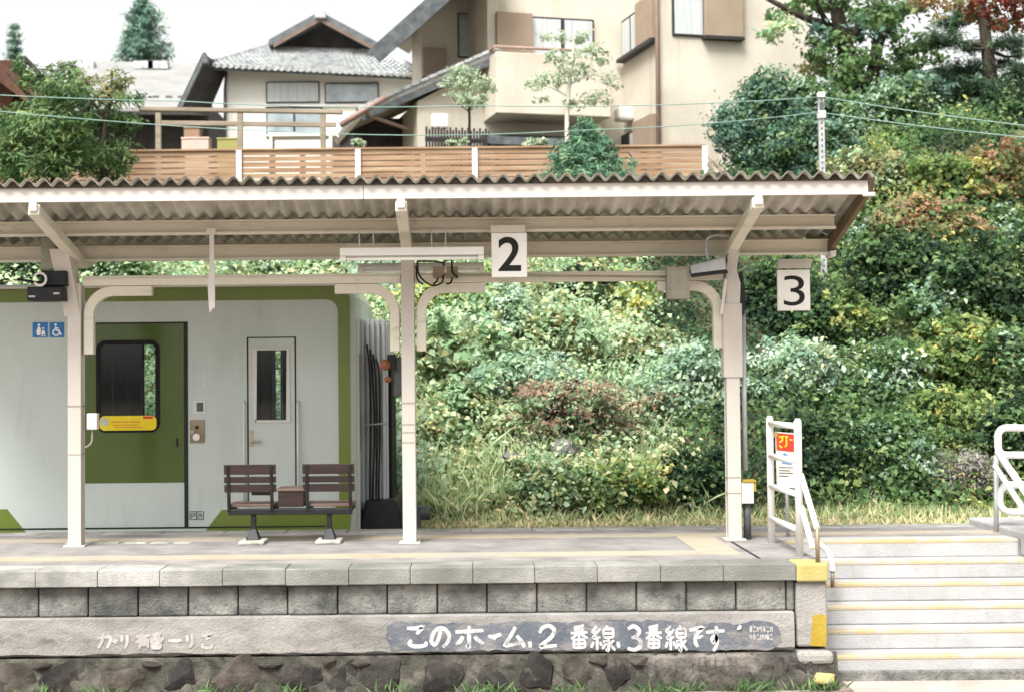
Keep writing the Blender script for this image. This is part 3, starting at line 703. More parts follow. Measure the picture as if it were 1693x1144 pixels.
# left post box
t = thing('call_box', 'small white box with a grey cable loop on the left canopy post', 'junction box', at(152, 745, 12.85), 'grey boxes on the canopy frame')
m = MB(); px_box(m, 143, 683, 160, 710, 12.80, 0.09); m.build('casing', M['lamp_white'], t, bevel=0.008)
MB().tube(smooth_path([P3(152,710,12.84), P3(152,728,12.84), P3(147,736,12.84), P3(139,740,12.84)]), 0.009, 8).build('cable', M['grey_box'], t, smooth=True)
# signal lamp hanging on the far side of the middle post
t = thing('signal_lamp', 'dark bracket lamp with amber lenses left of the middle canopy post', 'signal', at(648, 660, 13.3))
m = MB(); px_box(m, 651, 590, 668, 655, 13.3, 0.12); m.build('bracket', M['dark_grey'], t, bevel=0.006)
m = MB(); px_box(m, 640, 586, 654, 612, 13.25, 0.12); m.build('housing', M['black'], t, bevel=0.008)
for cx, cy, r_ in ((637, 603, 0.05), (641, 627, 0.032)):
    c = at(cx, cy, 13.26)
    MB().tube([(c.x, 13.30, c.z), (c.x, 13.24, c.z), (c.x, 13.225, c.z)], [r_, r_, r_*0.6], 14).build('lens', M['amber'], t, smooth=True)
# ================================================================ BENCH
YBn = 12.86
bench = thing('station_bench', 'dark brown slatted bench with two seats and a middle table facing the train', 'bench', at(479, 899, 12.9) )
def bx(px): return at(px, 820, YBn).x
def bz(py): return at(480, py, YBn).z
seats = ((370, 456), (500, 586))
for a, b in seats:
    xa, xb = bx(a), bx(b)
    m = MB()
    for z1, z0, off in ((767, 783.5, 0.0), (787, 797.5, 0.012), (800, 813, 0.022)):
        m.box(xa, xb, YBn+off, YBn+off+0.022, bz(z0), bz(z1))
    m.build('backrest', M['wood_seat'], bench, bevel=0.004)
    m = MB()
    for k in range(4): m.box(xa+0.02, xb-0.02, YBn+0.06+k*0.095, YBn+0.145+k*0.095, bz(838), bz(838)+0.025)
    m.build('seat', M['wood_top'], bench, bevel=0.004)
    m = MB()
    for x in (xa+0.025, xb-0.055):
        m.hexa([(x, YBn+0.035, bz(846)),(x+0.03, YBn+0.035, bz(846)),(x+0.03, YBn+0.06, bz(846)),(x, YBn+0.06, bz(846)),
                (x, YBn-0.012, bz(768)),(x+0.03, YBn-0.012, bz(768)),(x+0.03, YBn+0.012, bz(768)),(x, YBn+0.012, bz(768))])
        m.box(x, x+0.03, YBn+0.05, YBn+0.43, bz(846), bz(838.5))
    m.build('seat_frame', M['black'], bench, bevel=0.004)
m = MB(); m.box(bx(459), bx(501), YBn+0.03, YBn+0.36, bz(838), bz(812)); m.build('table_box', M['wood_seat'], bench, bevel=0.004)
m = MB(); m.box(bx(456.5), bx(502), YBn+0.02, YBn+0.37, bz(811.7), bz(807.5)); m.build('table_top', M['wood_top'], bench, bevel=0.004)
m = MB(); m.box(bx(376), bx(581), YBn+0.04, YBn+0.12, bz(851), bz(841)); m.build('beam', M['black'], bench, bevel=0.006)
for px in (417, 543):
    x = bx(px); m = MB()
    m.box(x-0.022, x+0.022, YBn+0.055, YBn+0.105, 0.05, bz(851.2)); m.hexa([(x-0.06,YBn+0.0,0.036),(x+0.06,YBn+0.0,0.036),(x+0.06,YBn+0.16,0.036),(x-0.06,YBn+0.16,0.036),
            (x-0.024,YBn+0.05,0.13),(x+0.024,YBn+0.05,0.13),(x+0.024,YBn+0.11,0.13),(x-0.024,YBn+0.11,0.13)])
    for sx in (-0.05, 0.05): m.tube([(x+sx, YBn+0.02, 0.03), (x+sx, YBn+0.02, 0.062)], 0.013, 8)
    m.build('leg', M['black'], bench, bevel=0.004)
    MB().box(x-0.115, x+0.115, YBn-0.09, YBn+0.20, 0.001, 0.035).build('foot_block', M['base_concrete'], bench, bevel=0.012)

# ================================================================ TRAIN
YT_ = 14.30
train = thing('train_carriage', 'pale grey railcar with olive green trim standing at the far platform edge', 'train', (-4.0, 15.7, GZ+0.2))
def tx(px): return at(px, 700, YT_).x
def tz(py, px=400): return at(px, py, YT_).z
XT = tx(587)                          # end of the side wall
W = 2.8
def section(ins, top):
    y0, y1 = YT_+ins, YT_+W-ins; zt = 2.47-top; zb = -0.55
    pr = [(y0, zb), (y0, zt-0.10)] + [(y0+0.10-0.10*math.cos(R(t)), zt-0.10+0.10*math.sin(R(t))) for t in (20, 40, 60, 80)] + [(y0+0.3, zt+0.012), (YT_+W/2, zt+0.03)]
    return pr + [(y0+y1-a, b) for a, b in reversed(pr[:-1])]
stations = [(-8.5, 0, 0), (XT-0.22, 0, 0), (XT-0.10, 0.012, 0.025), (XT-0.03, 0.045, 0.075), (XT, 0.11, 0.16)]
vs = []; fs = []
for x, i_, t_ in stations: vs += [(x, y, z) for y, z in section(i_, t_)]
n = len(section(0, 0))
for k in range(len(stations)-1):
    for i in range(n): fs.append((k*n+i, (k+1)*n+i, (k+1)*n+(i+1) % n, k*n+(i+1) % n))
fs += [tuple(range(n)), tuple((len(stations)-1)*n+i for i in reversed(range(n)))]
body = link_mesh('body', vs, fs, M['train_white'], train)
w0, w1, wz0, wz1 = tx(163), tx(261), tz(711, 210), tz(566, 210)
g0, g1, h0, h1 = tx(424), tx(475), tz(694, 450), tz(579, 450)
def ins(px, Y): return at(px, 620, Y).x
holes = [(w0+0.018, w1-0.018, YT_-0.2, YT_+0.3, wz0+0.018, wz1-0.018), (g0, g1, YT_-0.2, YT_+0.3, h0, h1),
         (ins(237, YT_+W), ins(268, YT_+W), YT_+W-0.3, YT_+W+0.2, 0.95, 1.95), (ins(452, YT_+W), ins(466, YT_+W), YT_+W-0.3, YT_+W+0.2, 1.0, 1.9)]
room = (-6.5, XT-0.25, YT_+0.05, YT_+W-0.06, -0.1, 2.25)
for bxs in [room] + holes:
    cu_ = MB().box(*bxs); cm = bpy.data.meshes.new('cut'); cm.from_pydata([tuple(v - ORG[body.name]) for v in cu_.v], [], cu_.f)
    co = bpy.data.objects.new('cut', cm); col.objects.link(co); co.location = ORG[body.name]
    md = body.modifiers.new('cut', 'BOOLEAN'); md.operation = 'DIFFERENCE'; md.object = co; md.solver = 'EXACT'
    bpy.context.view_layer.update()
    dg = bpy.context.evaluated_depsgraph_get(); nm_ = bpy.data.meshes.new_from_object(body.evaluated_get(dg))
    body.modifiers.clear(); body.data = nm_; bpy.data.objects.remove(co)
body.data.name = 'body'
while len(body.data.materials) > 1: body.data.materials.pop()
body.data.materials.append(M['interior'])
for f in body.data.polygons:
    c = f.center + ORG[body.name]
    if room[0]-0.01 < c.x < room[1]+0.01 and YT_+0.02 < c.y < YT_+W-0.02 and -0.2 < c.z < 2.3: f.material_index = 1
MB().box(tx(372), tx(376), YT_+0.06, YT_+W-0.07, -0.09, 2.24).build('partition', M['interior'], train)
for px, Y in ((186, 15.2), (212, 15.9), (236, 15.0)):
    x = ins(px, Y); MB().tube([(x, Y, -0.09), (x, Y, 2.24)], 0.018, 8).build('grab_pole', M['grey_metal'], train, smooth=True)
for px in (150, 200):
    x = ins(px, 16.4); MB().box(x-0.22, x+0.22, 16.3, 16.9, -0.09, 0.85).build('passenger_seat', M['seat_blue'], train, bevel=0.05)
for px, Y, w_ in ((440, 15.3, 0.05), (452, 14.9, 0.02), (466, 14.8, 0.015)):
    x = ins(px, Y); MB().box(x-w_, x+w_, Y, Y+0.04, 0.2 if w_ < .04 else 0.9, 2.1).build('cab_fitting', M['grey_metal'], train, bevel=0.008)
x = ins(445, 15.0); MB().box(x-0.3, x+0.35, 15.0, 15.4, -0.09, 0.95).build('cab_desk', M['dark_grey'], train, bevel=0.03)
def plate(poly, dy, name, m, parent, dep=0.02, bevel=0):
    return MB().prism(poly, YT_-dy, YT_-dy+dep).build(name, m, parent, bevel)
def P2(px, py): p = at(px, py, YT_); return (p.x, p.z)
# livery: cantrail band, corner pillar and skirt in one outline
zb = tz(475, 400); zi = tz(497, 400); xo = XT-0.045; xi = tx(560)
liv = [(-8.4, zi), (xi-0.12, zi)] + [(xi-0.12+0.12*math.sin(R(t)), zi-0.12+0.12*math.cos(R(t))) for t in (18, 36, 54, 72, 90)]
zs = tz(841, 480)
liv += [(xi, zs+0.05), (xi-0.05, zs), (tx(366), zs), (tx(330), tz(880, 330)-0.05), (xo-0.02, tz(880, 330)-0.05), (xo, tz(850, 580))]
liv += [(xo-0.15+0.15*math.cos(R(t)), zb-0.15+0.15*math.sin(R(t))) for t in (0, 18, 36, 54, 72, 90)] + [(-8.4, zb)]
plate(liv, 0.003, 'livery_band', M['train_green'], train)
plate([(-8.4, tz(880,0)-0.05), (tx(50), tz(880,20)-0.05), P2(12, 841), (-8.4, zs)], 0.003, 'livery_skirt', M['train_green'], train)
MB().box(-8.4, XT-0.2, YT_-0.015, YT_+0.02, tz(474.5), tz(471)).build('drip_rail', M['white_paint'], train)
# passenger door
dx0, dx1 = tx(118), tx(305); zt_ = tz(535, 220); zm = tz(798, 220); zl = tz(868, 220)
plate([(dx1-0.004, zl-0.02), (tx(311), zl-0.02), (tx(311), zt_+0.012), (dx0, zt_+0.012), (dx0, zt_-0.004), (dx1-0.004, zt_-0.004)], 0.004, 'door_frame', M['seam'], train)
door = plate([(dx0, zl), (dx1-0.004, zl), (dx1-0.004, zm-0.001), (dx0, zm-0.001)], 0.002, 'door', M['train_white'], train)
def framed(m_, x0, x1, z0, z1, a0, a1, b0, b1, dy, dep=0.02):
    y0, y1 = YT_-dy, YT_-dy+dep
    m_.box(x0, a0, y0, y1, z0, z1); m_.box(a1, x1, y0, y1, z0, z1); m_.box(a0, a1, y0, y1, z0, b0); m_.box(a0, a1, y0, y1, b1, z1); return m_
framed(MB(), dx0, dx1-0.004, zm, zt_-0.005, w0+0.018, w1-0.018, wz0+0.018, wz1-0.018, 0.002).build('upper_panel', M['door_green'], door)
rp = rrect(w0, w1, wz0, wz1, 0.075); rp = rp + [rp[0], rp[1]]
MB().ribbon(rp, 0.046, YT_-0.007, YT_+0.012).build('window_seal', M['rubber'], door)
plate(rrect(w0+0.01, w1-0.01, wz0+0.01, wz1-0.01, 0.065), 0.003, 'window', M['clear_glass'], door, 0.006)
stk = rrect(tx(165), tx(259), tz(711, 210), tz(687, 210), 0.05)
plate(stk, 0.0085, 'warning_sticker', M['sticker_yellow'], door)
m = MB()
for (a, b, c, d) in ((237,687.5,253,692),):
    p, q = P2(a, d), P2(b if False else c, b); m.box(p[0], q[0], YT_-0.0105, YT_, p[1], q[1])
for (a, b, y) in ((184,212,697),(214,232,697),(186,228,702),(190,236,706)):
    p, q = P2(a, y+0.7), P2(b, y-0.7); m.box(p[0], q[0], YT_-0.0105, YT_, p[1], q[1])
m.build('sticker_print', M['red'], door)
c = at(173, 697, YT_); m = MB(); m.tube([(c.x, YT_, c.z), (c.x, YT_-0.0105, c.z)], 0.04, 14); m.build('sticker_emblem', M['grey_metal'], door)
plate([P2(291, 738), P2(295, 738), P2(295, 724), P2(291, 724)], 0.006, 'door_pull', M['black'], door)
MB().box(-8.4, XT-0.3, YT_-0.004, YT_+0.01, zl-0.035, zl-0.018).build('sill_line', M['seam'], train)
# louvre, notice, button unit
m = MB(); m.ribbon([P2(318,639), P2(339,639), P2(339,598), P2(318,598), P2(318,639)], 0.012, YT_-0.006, YT_+0.01)
m.build('service_flap', M['train_grey'], train)
m = MB(); px_box(m, 319, 661, 340, 684, YT_-0.006, 0.02); nb_ = m.build('notice_plate', M['train_grey'], train, bevel=0.002)
m = MB(); px_box(m, 325, 665, 336, 680, YT_-0.008, 0.01); m.build('notice_print', M['dark_grey'], nb_)
m = MB(); px_box(m, 314, 694, 338, 732, YT_-0.012, 0.03); bu = m.build('button_unit', M['bronze'], train, bevel=0.004)
for cx, cy, r_, mm in ((326, 706, 0.018, 'black'), (325, 722, 0.036, 'lamp_white'), (318, 714, 0.022, 'steel')):
    c = at(cx, cy, YT_); MB().tube([(c.x, YT_, c.z), (c.x, YT_-0.022, c.z)], r_, 14).build('button', M[mm], bu)
# crew door
cx0, cx1, cz0, cz1 = tx(410), tx(489), tz(838, 450), tz(557, 450)
m = MB()
for x in (cx0, cx1): m.box(x-0.008, x+0.008, YT_-0.002, YT_+0.01, cz0, cz1)
m.box(cx0+0.0081, cx1-0.0081, YT_-0.002, YT_+0.01, cz1-0.012, cz1)
m.build('crew_door_gap', M['seam'], train)
cd = framed(MB(), cx0+0.009, cx1-0.009, cz0, cz1-0.013, g0, g1, h0, h1, 0.003).build('crew_door', M['train_white'], train)
m = MB(); m.ribbon([(g0-0.012, h0-0.012), (g1+0.012, h0-0.012), (g1+0.012, h1+0.012), (g0-0.012, h1+0.012), (g0-0.012, h0-0.02)], 0.026, YT_-0.016, YT_+0.006)
m.build('window_frame', M['white_paint'], cd)
plate([(g0+.002, h0+.002), (g1-.002, h0+.002), (g1-.002, h1-.002), (g0+.002, h1-.002)], 0.0, 'window', M['clear_glass'], cd, 0.006)
m = MB(); c = at(416, 729, YT_)
m.tube([(c.x, YT_, c.z), (c.x, YT_-0.05, c.z), (c.x+0.02, YT_-0.05, c.z), (c.x+0.10, YT_-0.05, c.z-0.002)], 0.011, 8)
m.box(c.x-0.02, c.x+0.018, YT_-0.012, YT_+0.005, c.z-0.05, c.z+0.11)
m.build('handle', M['steel'], cd, smooth=False)
for px in (404, 493):
    c = at(px, 664, YT_); d = at(px, 826, YT_)
    MB().tube([(c.x, YT_, c.z), (c.x, YT_-0.05, c.z-0.01), (c.x, YT_-0.05, d.z), (c.x, YT_, d.z-0.01)], 0.014, 8).build('grab_rail', M['train_grey'], train, smooth=True)
plate([P2(416, 818), P2(447, 818), P2(447, 811), P2(416, 811)], 0.006, 'step_slot', M['seam'], train)
# pictograms
for k, (a, b) in enumerate(((54, 79), (82, 106))):
    sgn = plate([P2(a, 558), P2(b, 558), P2(b, 533), P2(a, 533)], 0.004, 'pictogram', M['blue'], train)
    m = MB(); U = lambda u, v: P2(a + (b-a)*u, 558 - 25*v)
    y0 = YT_-0.006
    def dot(u, v, r_):
        c = U(u, v); m.tube([(c[0], y0, c[1]), (c[0], y0+0.01, c[1])], r_, 12)
    if k == 1:
        dot(.42, .84, .012); m.ribbon([U(.42,.72), U(.46,.48), U(.66,.46), U(.76,.2), U(.86,.24)], .014, y0-.0005, y0+.01)
        m.ribbon([U(.44,.62), U(.64,.6)], .011, y0-.001, y0+.01)
        m.ribbon([U(.38,.56), U(.25,.42), U(.26,.22), U(.44,.12), U(.62,.18), U(.68,.34)], .012, y0-.0015, y0+.01)
    else:
        dot(.42, .82, .013); m.prism([U(.30,.14), U(.52,.14), U(.56,.5), U(.48,.7), U(.36,.7), U(.26,.4)], y0-.0005, y0+.01)
        m.prism([U(.58,.2), U(.84,.2), U(.80,.46), U(.62,.46)], y0-.001, y0+.01); dot(.7, .6, .010); dot(.64, .12, .008); dot(.80, .12, .008)
    m.build('pictogram_figure', M['sign_white'], sgn)
# framed mark by the skirt
m = MB()
for a, b in ((314, 325), (325.5, 336.5)):
    m.ribbon([P2(a,858), P2(b,858), P2(b,845), P2(a,845), P2(a,858)], .007, YT_-.004, YT_+.01)
m.ribbon([P2(317,856), P2(317,848), P2(322,848), P2(322,852), P2(318,852)], .008, YT_-.0046, YT_+.01)
m.ribbon([P2(328,856), P2(330,848), P2(334,856)], .008, YT_-.0042, YT_+.01); m.ribbon([P2(328,851.5), P2(335,850)], .007, YT_-.0048, YT_+.01)
m.build('framed_mark', M['dark_grey'], train)
# carriage end: window, pillar, gangway bellows, cables and coupler
m = MB(); m.box(XT-0.01, XT+0.012, 14.75, 15.15, 0.75, 1.75); m.build('end_window', M['glass'], train, bevel=0.004)
m = MB(); m.box(XT-0.01, XT+0.02, 14.55, 14.66, -0.2, 2.1); m.build('end_pillar', M['white_paint'], train, bevel=0.01)
gw = MB()
for k in range(5):
    x0 = XT+0.002+k*0.056
    gw.box(x0, x0+0.032, 15.12, 16.3, 0.10, 2.12); gw.box(x0+0.032, x0+0.056, 15.17, 16.25, 0.14, 2.08)
gw.build('gangway_bellows', M['bellows'], train, bevel=0.008)
for k in range(4):
    xx = XT+0.10+k*0.032; yy = 15.08+0.02*(k % 2); top = 1.72-0.05*(k % 3)
    MB().tube(smooth_path([(xx-0.03, yy, 1.85-0.05*k), (xx, yy-0.03, top-0.2), (xx+0.012*math.sin(k), yy-0.03, 0.9), (xx-0.01, yy-0.03, 0.25), (xx+0.02, yy, 0.0)]), 0.010, 7).build('jumper_cable', M['cable'], train, smooth=True)
m = MB(); m.tube([(XT+0.04, 15.03, 1.0), (XT+0.28, 15.03, 1.02)], 0.010, 8); m.build('cable_strap', M['grey_metal'], train)
m = MB(); m.box(XT+0.285, XT+0.318, 15.25, 16.15, 0.0, 1.75); m.build('end_fender', M['rubber'], train, bevel=0.02)
m = MB(); m.hexa([(XT-0.1,14.9,-0.4),(XT+0.46,14.9,-0.4),(XT+0.46,16.4,-0.4),(XT-0.1,16.4,-0.4),(XT+0.05,14.95,0.22),(XT+0.38,14.95,0.22),(XT+0.38,16.3,0.22),(XT+0.05,16.3,0.22)])
m.build('coupler_housing', M['black'], train, bevel=0.03)
m = MB(); m.tube([(XT+0.46, 15.3, 0.05), (XT+0.72, 15.3, 0.05)], 0.075, 14); m.box(XT+0.46, XT+0.62, 15.22, 15.38, -0.12, 0.13); m.build('coupler', M['dark_grey'], train, bevel=0.01)
for y in (14.75, 16.6):
    for x in (-7.5, -5.6, -3.0):
        m = MB(); m.tube([(x, y, GZ+0.62), (x, y+0.1, GZ+0.62)], 0.42, 24); m.build('wheel', M['dark_grey'], train, bevel=0.01)

# white marker post behind the carriage end
a = at(648, 866, 15.9); b = at(648, 671, 15.9)
m = thing('marker_post', 'white square marker post standing behind the end of the train', 'post', (a.x, 15.9, -0.6))
MB().box(a.x-0.033, a.x+0.033, 15.87, 15.94, -0.6, b.z).build('shaft', M['white_paint'], m, bevel=0.006)
MB().box(a.x-0.037, a.x+0.037, 15.866, 15.944, b.z-0.06, b.z+0.008).build('cap', M['grey_metal'], m, bevel=0.006)

# ================================================================ RAILINGS AND POSTER STAND
XRL = 2.655
rl = thing('guard_rail', 'white ladder shaped guard rail with sloping handrails at the left of the steps', 'railing', (XRL, 12.2, 0), 'white railings at the steps')
pb = onz(1271, 897, 0); pf = onz(1320, 920, 0)
ya, yb_ = pb.y, pf.y
MB().tube([(XRL-0.01, ya, 0), (XRL-0.01, ya, 1.09), (XRL-0.01, ya, 1.115)], [0.031, 0.031, 0.018], 14).build('post', M['rail_white'], rl, smooth=True)
MB().tube([(XRL, yb_, 0), (XRL, yb_, 1.09), (XRL, yb_, 1.115)], [0.031, 0.031, 0.018], 14).build('post', M['rail_white'], rl, smooth=True)
for pz in (1.05, 0.765, 0.50, 0.215):
    MB().tube([(XRL-0.01, ya-0.02, pz), (XRL, yb_+0.02, pz)], 0.026, 10).build('rung', M['rail_white'], rl, smooth=True)
e1 = Vector((XRL+0.045, 11.12, 0.265))
MB().tube([(XRL+0.02, yb_, 0.66), tuple(e1)], 0.024, 10).build('handrail', M['rail_white'], rl, smooth=True)
MB().tube([(XRL+0.02, yb_, 0.40), (XRL+0.04, 11.25, 0.10)], 0.024, 10).build('handrail', M['rail_white'], rl, smooth=True)
MB().tube([(e1.x, e1.y, 0.0), (e1.x, e1.y, 0.285)], 0.017, 10).build('rail_foot', M['bronze'], rl, smooth=True)
q = at(1376, 935, 11.9)
t = thing('step_handrail', 'short white handrail end with a rusty foot fixed on the third step', 'handrail', (q.x, 11.9, -0.3), 'white railings at the steps')
MB().tube(smooth_path([(q.x-0.04, 12.15, 0.03), (q.x-0.005, 12.0, -0.02), (q.x, 11.92, -0.10), (q.x, 11.9, -0.17)]), 0.024, 10).build('pipe', M['rail_white'], t, smooth=True)
MB().tube([(q.x, 11.9, -0.17), (q.x, 11.9, -0.3)], 0.017, 10).build('foot', M['bronze'], t, smooth=True)
# right railing
Y3 = 13.2
t = thing('looped_rail', 'white tubular railing of rounded loops at the right edge beside the steps', 'railing', at(1650, 890, Y3), 'white railings at the steps')
def PT(px, py, y=Y3): return tuple(at(px, py, y))
def loopp(x0, y0, y1, r, x1=1800):
    q = [(r*math.sin(R(k)), r*math.cos(R(k))) for k in range(0, 91, 15)]
    P_ = [PT((x0+x1)/2, y0)] + [PT(x0+r-a_, y0+r-b_) for a_, b_ in q] + [PT(x0+r-b_, y1-r+a_) for a_, b_ in q] + [PT(x1-r+a_, y1-r+b_) for a_, b_ in q] + [PT(x1-r+b_, y0+r-a_) for a_, b_ in q]
    return P_ + [PT((x0+x1)/2, y0)]
MB().tube([PT(1803, 893), PT(1803, 712)], 0.022, 12).build('post', M['grey_metal'], t, smooth=True)
MB().tube(loopp(1650, 707, 752, 14), 0.033, 12).build('upper_loop', M['rail_white'], t, smooth=True)
MB().tube(loopp(1653, 801, 846, 18), 0.033, 12).build('lower_loop', M['rail_white'], t, smooth=True)
MB().tube([PT(1650, 748, Y3-0.08), PT(1760, 905, 11.6)], 0.033, 12).build('handrail', M['rail_white'], t, smooth=True)
MB().tube([PT(1645, 770, Y3-0.08), PT(1730, 898, 11.9)], 0.026, 12).build('handrail', M['rail_white'], t, smooth=True)
MB().tube([PT(1647, 893), PT(1647, 752)], 0.022, 12).build('post', M['grey_metal'], t, smooth=True)
# poster stand
Yp = 13.0
t = thing('poster_stand', 'leaning poster board with a red heading on a thin grey leg behind the guard rail', 'poster stand', tuple(onz(1303, 893, 0)))
def poly_slab(m, pts, y, dep):
    p = [at(a, b, y) for a, b in pts]; return m.prism([(v.x, v.z) for v in p], y, y+dep)
brd = poly_slab(MB(), [(1285,803),(1316,807),(1314,716),(1282,713)], Yp, 0.025).build('board', M['poster_white'], t)
poly_slab(MB(), [(1284,744),(1314,747),(1313,718),(1283,715)], Yp-0.002, 0.01).build('heading', M['red'], brd)
m = MB()
for s_ in ([(1288,722),(1294,721),(1293,728),(1288,731)], [(1297,721),(1303,722)], [(1300,720),(1300,736),(1297,738)], [(1305,726),(1310,727)], [(1288,736),(1293,740)]):
    m.ribbon([(at(x, y, Yp).x, at(x, y, Yp).z) for x, y in s_], 0.014, Yp-0.005-0.0004*len(m.v)/40, Yp+0.005)
m.build('heading_characters', M['sticker_yellow'], brd)
poly_slab(MB(), [(1293,766),(1309,768),(1307,756),(1302,752),(1297,748),(1292,752)], Yp-0.002, 0.01).build('illustration', M['poster_blue'], brd)
m = MB()
for y, a, b in ((772,1288,1311),(777,1288,1306),(781,1288,1311),(786,1288,1304)):
    poly_slab(m, [(a,y+1),(b,y+1.6),(b,y),(a,y-.6)], Yp-0.002, 0.01)
m.build('small_print', M['dark_grey'], brd)
MB().tube([PT(1303, 893, Yp+0.05), PT(1300, 800, Yp+0.05), PT(1299, 730, Yp+0.05)], 0.016, 10).build('leg', M['grey_metal'], t, smooth=True)
m = MB(); px_box(m, 1279, 714, 1286, 722, Yp-0.01, 0.02); m.build('clip', M['crate_yellow'], t)

# ================================================================ FENCE, TERRACE, WIRES
YFn = 24.0
zf0 = at(780, 345, YFn).z; zf1 = at(780, 243.5, YFn).z
xf0, xf1 = at(20, 260, YFn).x, at(1166, 260, YFn).x
fe = thing('slatted_fence', 'warm brown horizontal slat fence with white posts on top of the slope', 'fence', ((xf0+xf1)/2, YFn, zf0))
m = MB(); z = zf0 + 0.05; k = 0
while z < zf1 - 0.07:
    m.box(xf0, xf1, YFn+rnd.uniform(0, 0.004), YFn+0.02, z, z+0.082); z += 0.098; k += 1
m.box(xf0, xf1, YFn-0.03, YFn+0.05, zf1-0.025, zf1+0.005)
m.build('slat_panel', M['fence_wood'], fe)
for px in (300, 450, 500, 690, 830, 1065): x = at(px, 260, YFn).x; MB().box(x-0.05, x+0.05, YFn+0.021, YFn+0.04, zf0, zf1-0.03).build('batten', M['fence_wood'], fe)
for px in (200, 395.5, 592, 785, 978, 1165):
    x = at(px, 260, YFn).x
    MB().box(x-0.045, x+0.045, YFn-0.045, YFn-0.002, zf0-0.2, zf1-0.028).build('post', M['fence_post'], fe, bevel=0.005)
m = MB(); m.bar(at(1170, 258, YFn), at(1196, 285, YFn-0.4), 0.05, 0.05); m.bar(at(1170, 270, YFn), at(1186, 288, YFn-0.4), 0.05, 0.05); m.build('stay', M['deck_wood'], fe)
Yd = 25.6
tr = thing('terrace_railing', 'weathered wooden terrace railing above the slat fence', 'railing', at(400, 300, Yd))
m = MB(); m.bar(at(230, 181, Yd), at(566, 186, Yd), 0.12, 0.07); m.build('top_rail', M['deck_wood'], tr, bevel=0.01)
m = MB(); m.bar(at(258, 204, Yd), at(556, 207, Yd), 0.06, 0.085); m.build('lower_rail', M['deck_wood'], tr, bevel=0.01)
for px in (262, 397, 534):
    m = MB(); a = at(px, 187, Yd); m.box(a.x-0.05, a.x+0.05, Yd-0.04, Yd+0.04, 4.2, a.z); m.build('post', M['deck_wood'], tr, bevel=0.008)
# odds and ends on the terrace
for name, label, cat, r_, mm in (
    ('storage_crate', 'yellow green crate showing over the fence by the terrace railing', 'crate', (359, 228, 396, 252), 'crate_yellow'),
    ('storage_box', 'pale pink box beside the yellow crate on the terrace', 'box', (300, 227, 345, 252), 'crate_pink'),
    ('cardboard_box', 'brown cardboard box behind the railing of the terrace', 'box', (304, 210, 330, 226), 'cardboard'),
    ('garden_bench', 'white low bench on the terrace in front of the tiled house', 'bench', (438, 222, 556, 252), 'white_paint')):
    Yd = 26.1 if name == 'cardboard_box' else 25.6
    a = at(r_[0], r_[3], Yd+0.8); b = at(r_[2], r_[1], Yd+0.8)
    t = thing(name, label, cat, ((a.x+b.x)/2, Yd+1, 4.5))
    m = MB()
    if name == 'garden_bench':
        for k in range(3): m.box(a.x, b.x, Yd+0.8+k*0.13, Yd+0.9+k*0.13, b.z-0.04, b.z)
        m.build('seat', M[mm], t, bevel=0.008); m = MB()
        for x in (a.x+0.08, b.x-0.14): m.box(x, x+0.06, Yd+0.8, Yd+1.15, 4.4, b.z-0.041)
        m.build('leg', M[mm], t); m = MB(); m.box(a.x, b.x, Yd+1.2, Yd+1.23, b.z+0.0, b.z+0.10); m.build('backrest', M['lamp_white'], t)
    else:
        m.box(a.x, b.x, Yd+0.8, Yd+1.1, 4.4, b.z-0.04); m.build('body', M[mm], t, bevel=0.012)
        m = MB(); m.box(a.x-0.01, b.x+0.01, Yd+0.79, Yd+1.11, b.z-0.039, b.z); m.build('lid', M[mm], t, bevel=0.01)
# perforated pole and the teal wires
Ypl = 21.0
pt = at(1357, 157, Ypl); zb_ = float(hill(pt.x, Ypl)) - 0.2
t = thing('wire_pole', 'slim grey perforated pole carrying teal wires behind the canopy roof', 'pole', (pt.x, Ypl, zb_))
w_ = 0.042; m = MB(); m.box(pt.x-w_, pt.x-w_+0.028, Ypl-0.03, Ypl+0.03, zb_, pt.z); m.box(pt.x+w_-0.028, pt.x+w_, Ypl-0.03, Ypl+0.03, zb_, pt.z)
m.box(pt.x-w_+0.0281, pt.x+w_-0.0281, Ypl-0.005, Ypl+0.02, zb_, pt.z-0.01)
z = zb_
while z < pt.z - 0.1: m.box(pt.x-w_+0.0282, pt.x+w_-0.0282, Ypl-0.029, Ypl-0.006, z, z+0.04); z += 0.085
m.build('shaft', M['grey_metal'], t)
MB().box(pt.x-0.052, pt.x+0.052, Ypl-0.06, Ypl+0.04, pt.z-0.05, pt.z+0.03).build('cap', M['lamp_white'], t, bevel=0.01); m = MB(); m.box(pt.x-0.052, pt.x+0.06, Ypl-0.06, Ypl+0.04, pt.z-0.36, pt.z-0.25); m.build('collar', M['lamp_white'], t, bevel=0.01)
m = MB(); m.box(pt.x-0.03, pt.x+0.03, Ypl-0.05, Ypl-0.031, pt.z-0.24, pt.z-0.12); m.build('tag_plate', M['dark_grey'], t)
def wire(label, pts):
    P = []
    for (a, b, ya), (c, d, yb) in zip(pts[:-1], pts[1:]):
        p, q = at(a, b, ya), at(c, d, yb)
        sag = 0.012*(q-p).length
        P += [tuple(p.lerp(q, k/12) - Vector((0, 0, sag*4*(k/12)*(1-k/12)))) for k in range(12)] 
    P.append(tuple(q))
    o = MB().tube(P, 0.007, 6).build('overhead_wire', M['wire'], smooth=True)
    tag(o, label, 'wire', 'teal wires strung across the slope')
wire('upper teal wire running right from the top of the perforated pole', [(1360, 161, Ypl-.07), (2100, 246, 17)])
wire('lower teal wire running right from the collar of the perforated pole', [(1360, 187, Ypl-.07), (2100, 258, 17)])
wire('upper teal wire running left from the pole past the houses', [(1355, 161, Ypl-.07), (780, 175, 20.5), (300, 168, 20), (-500, 118, 19)])
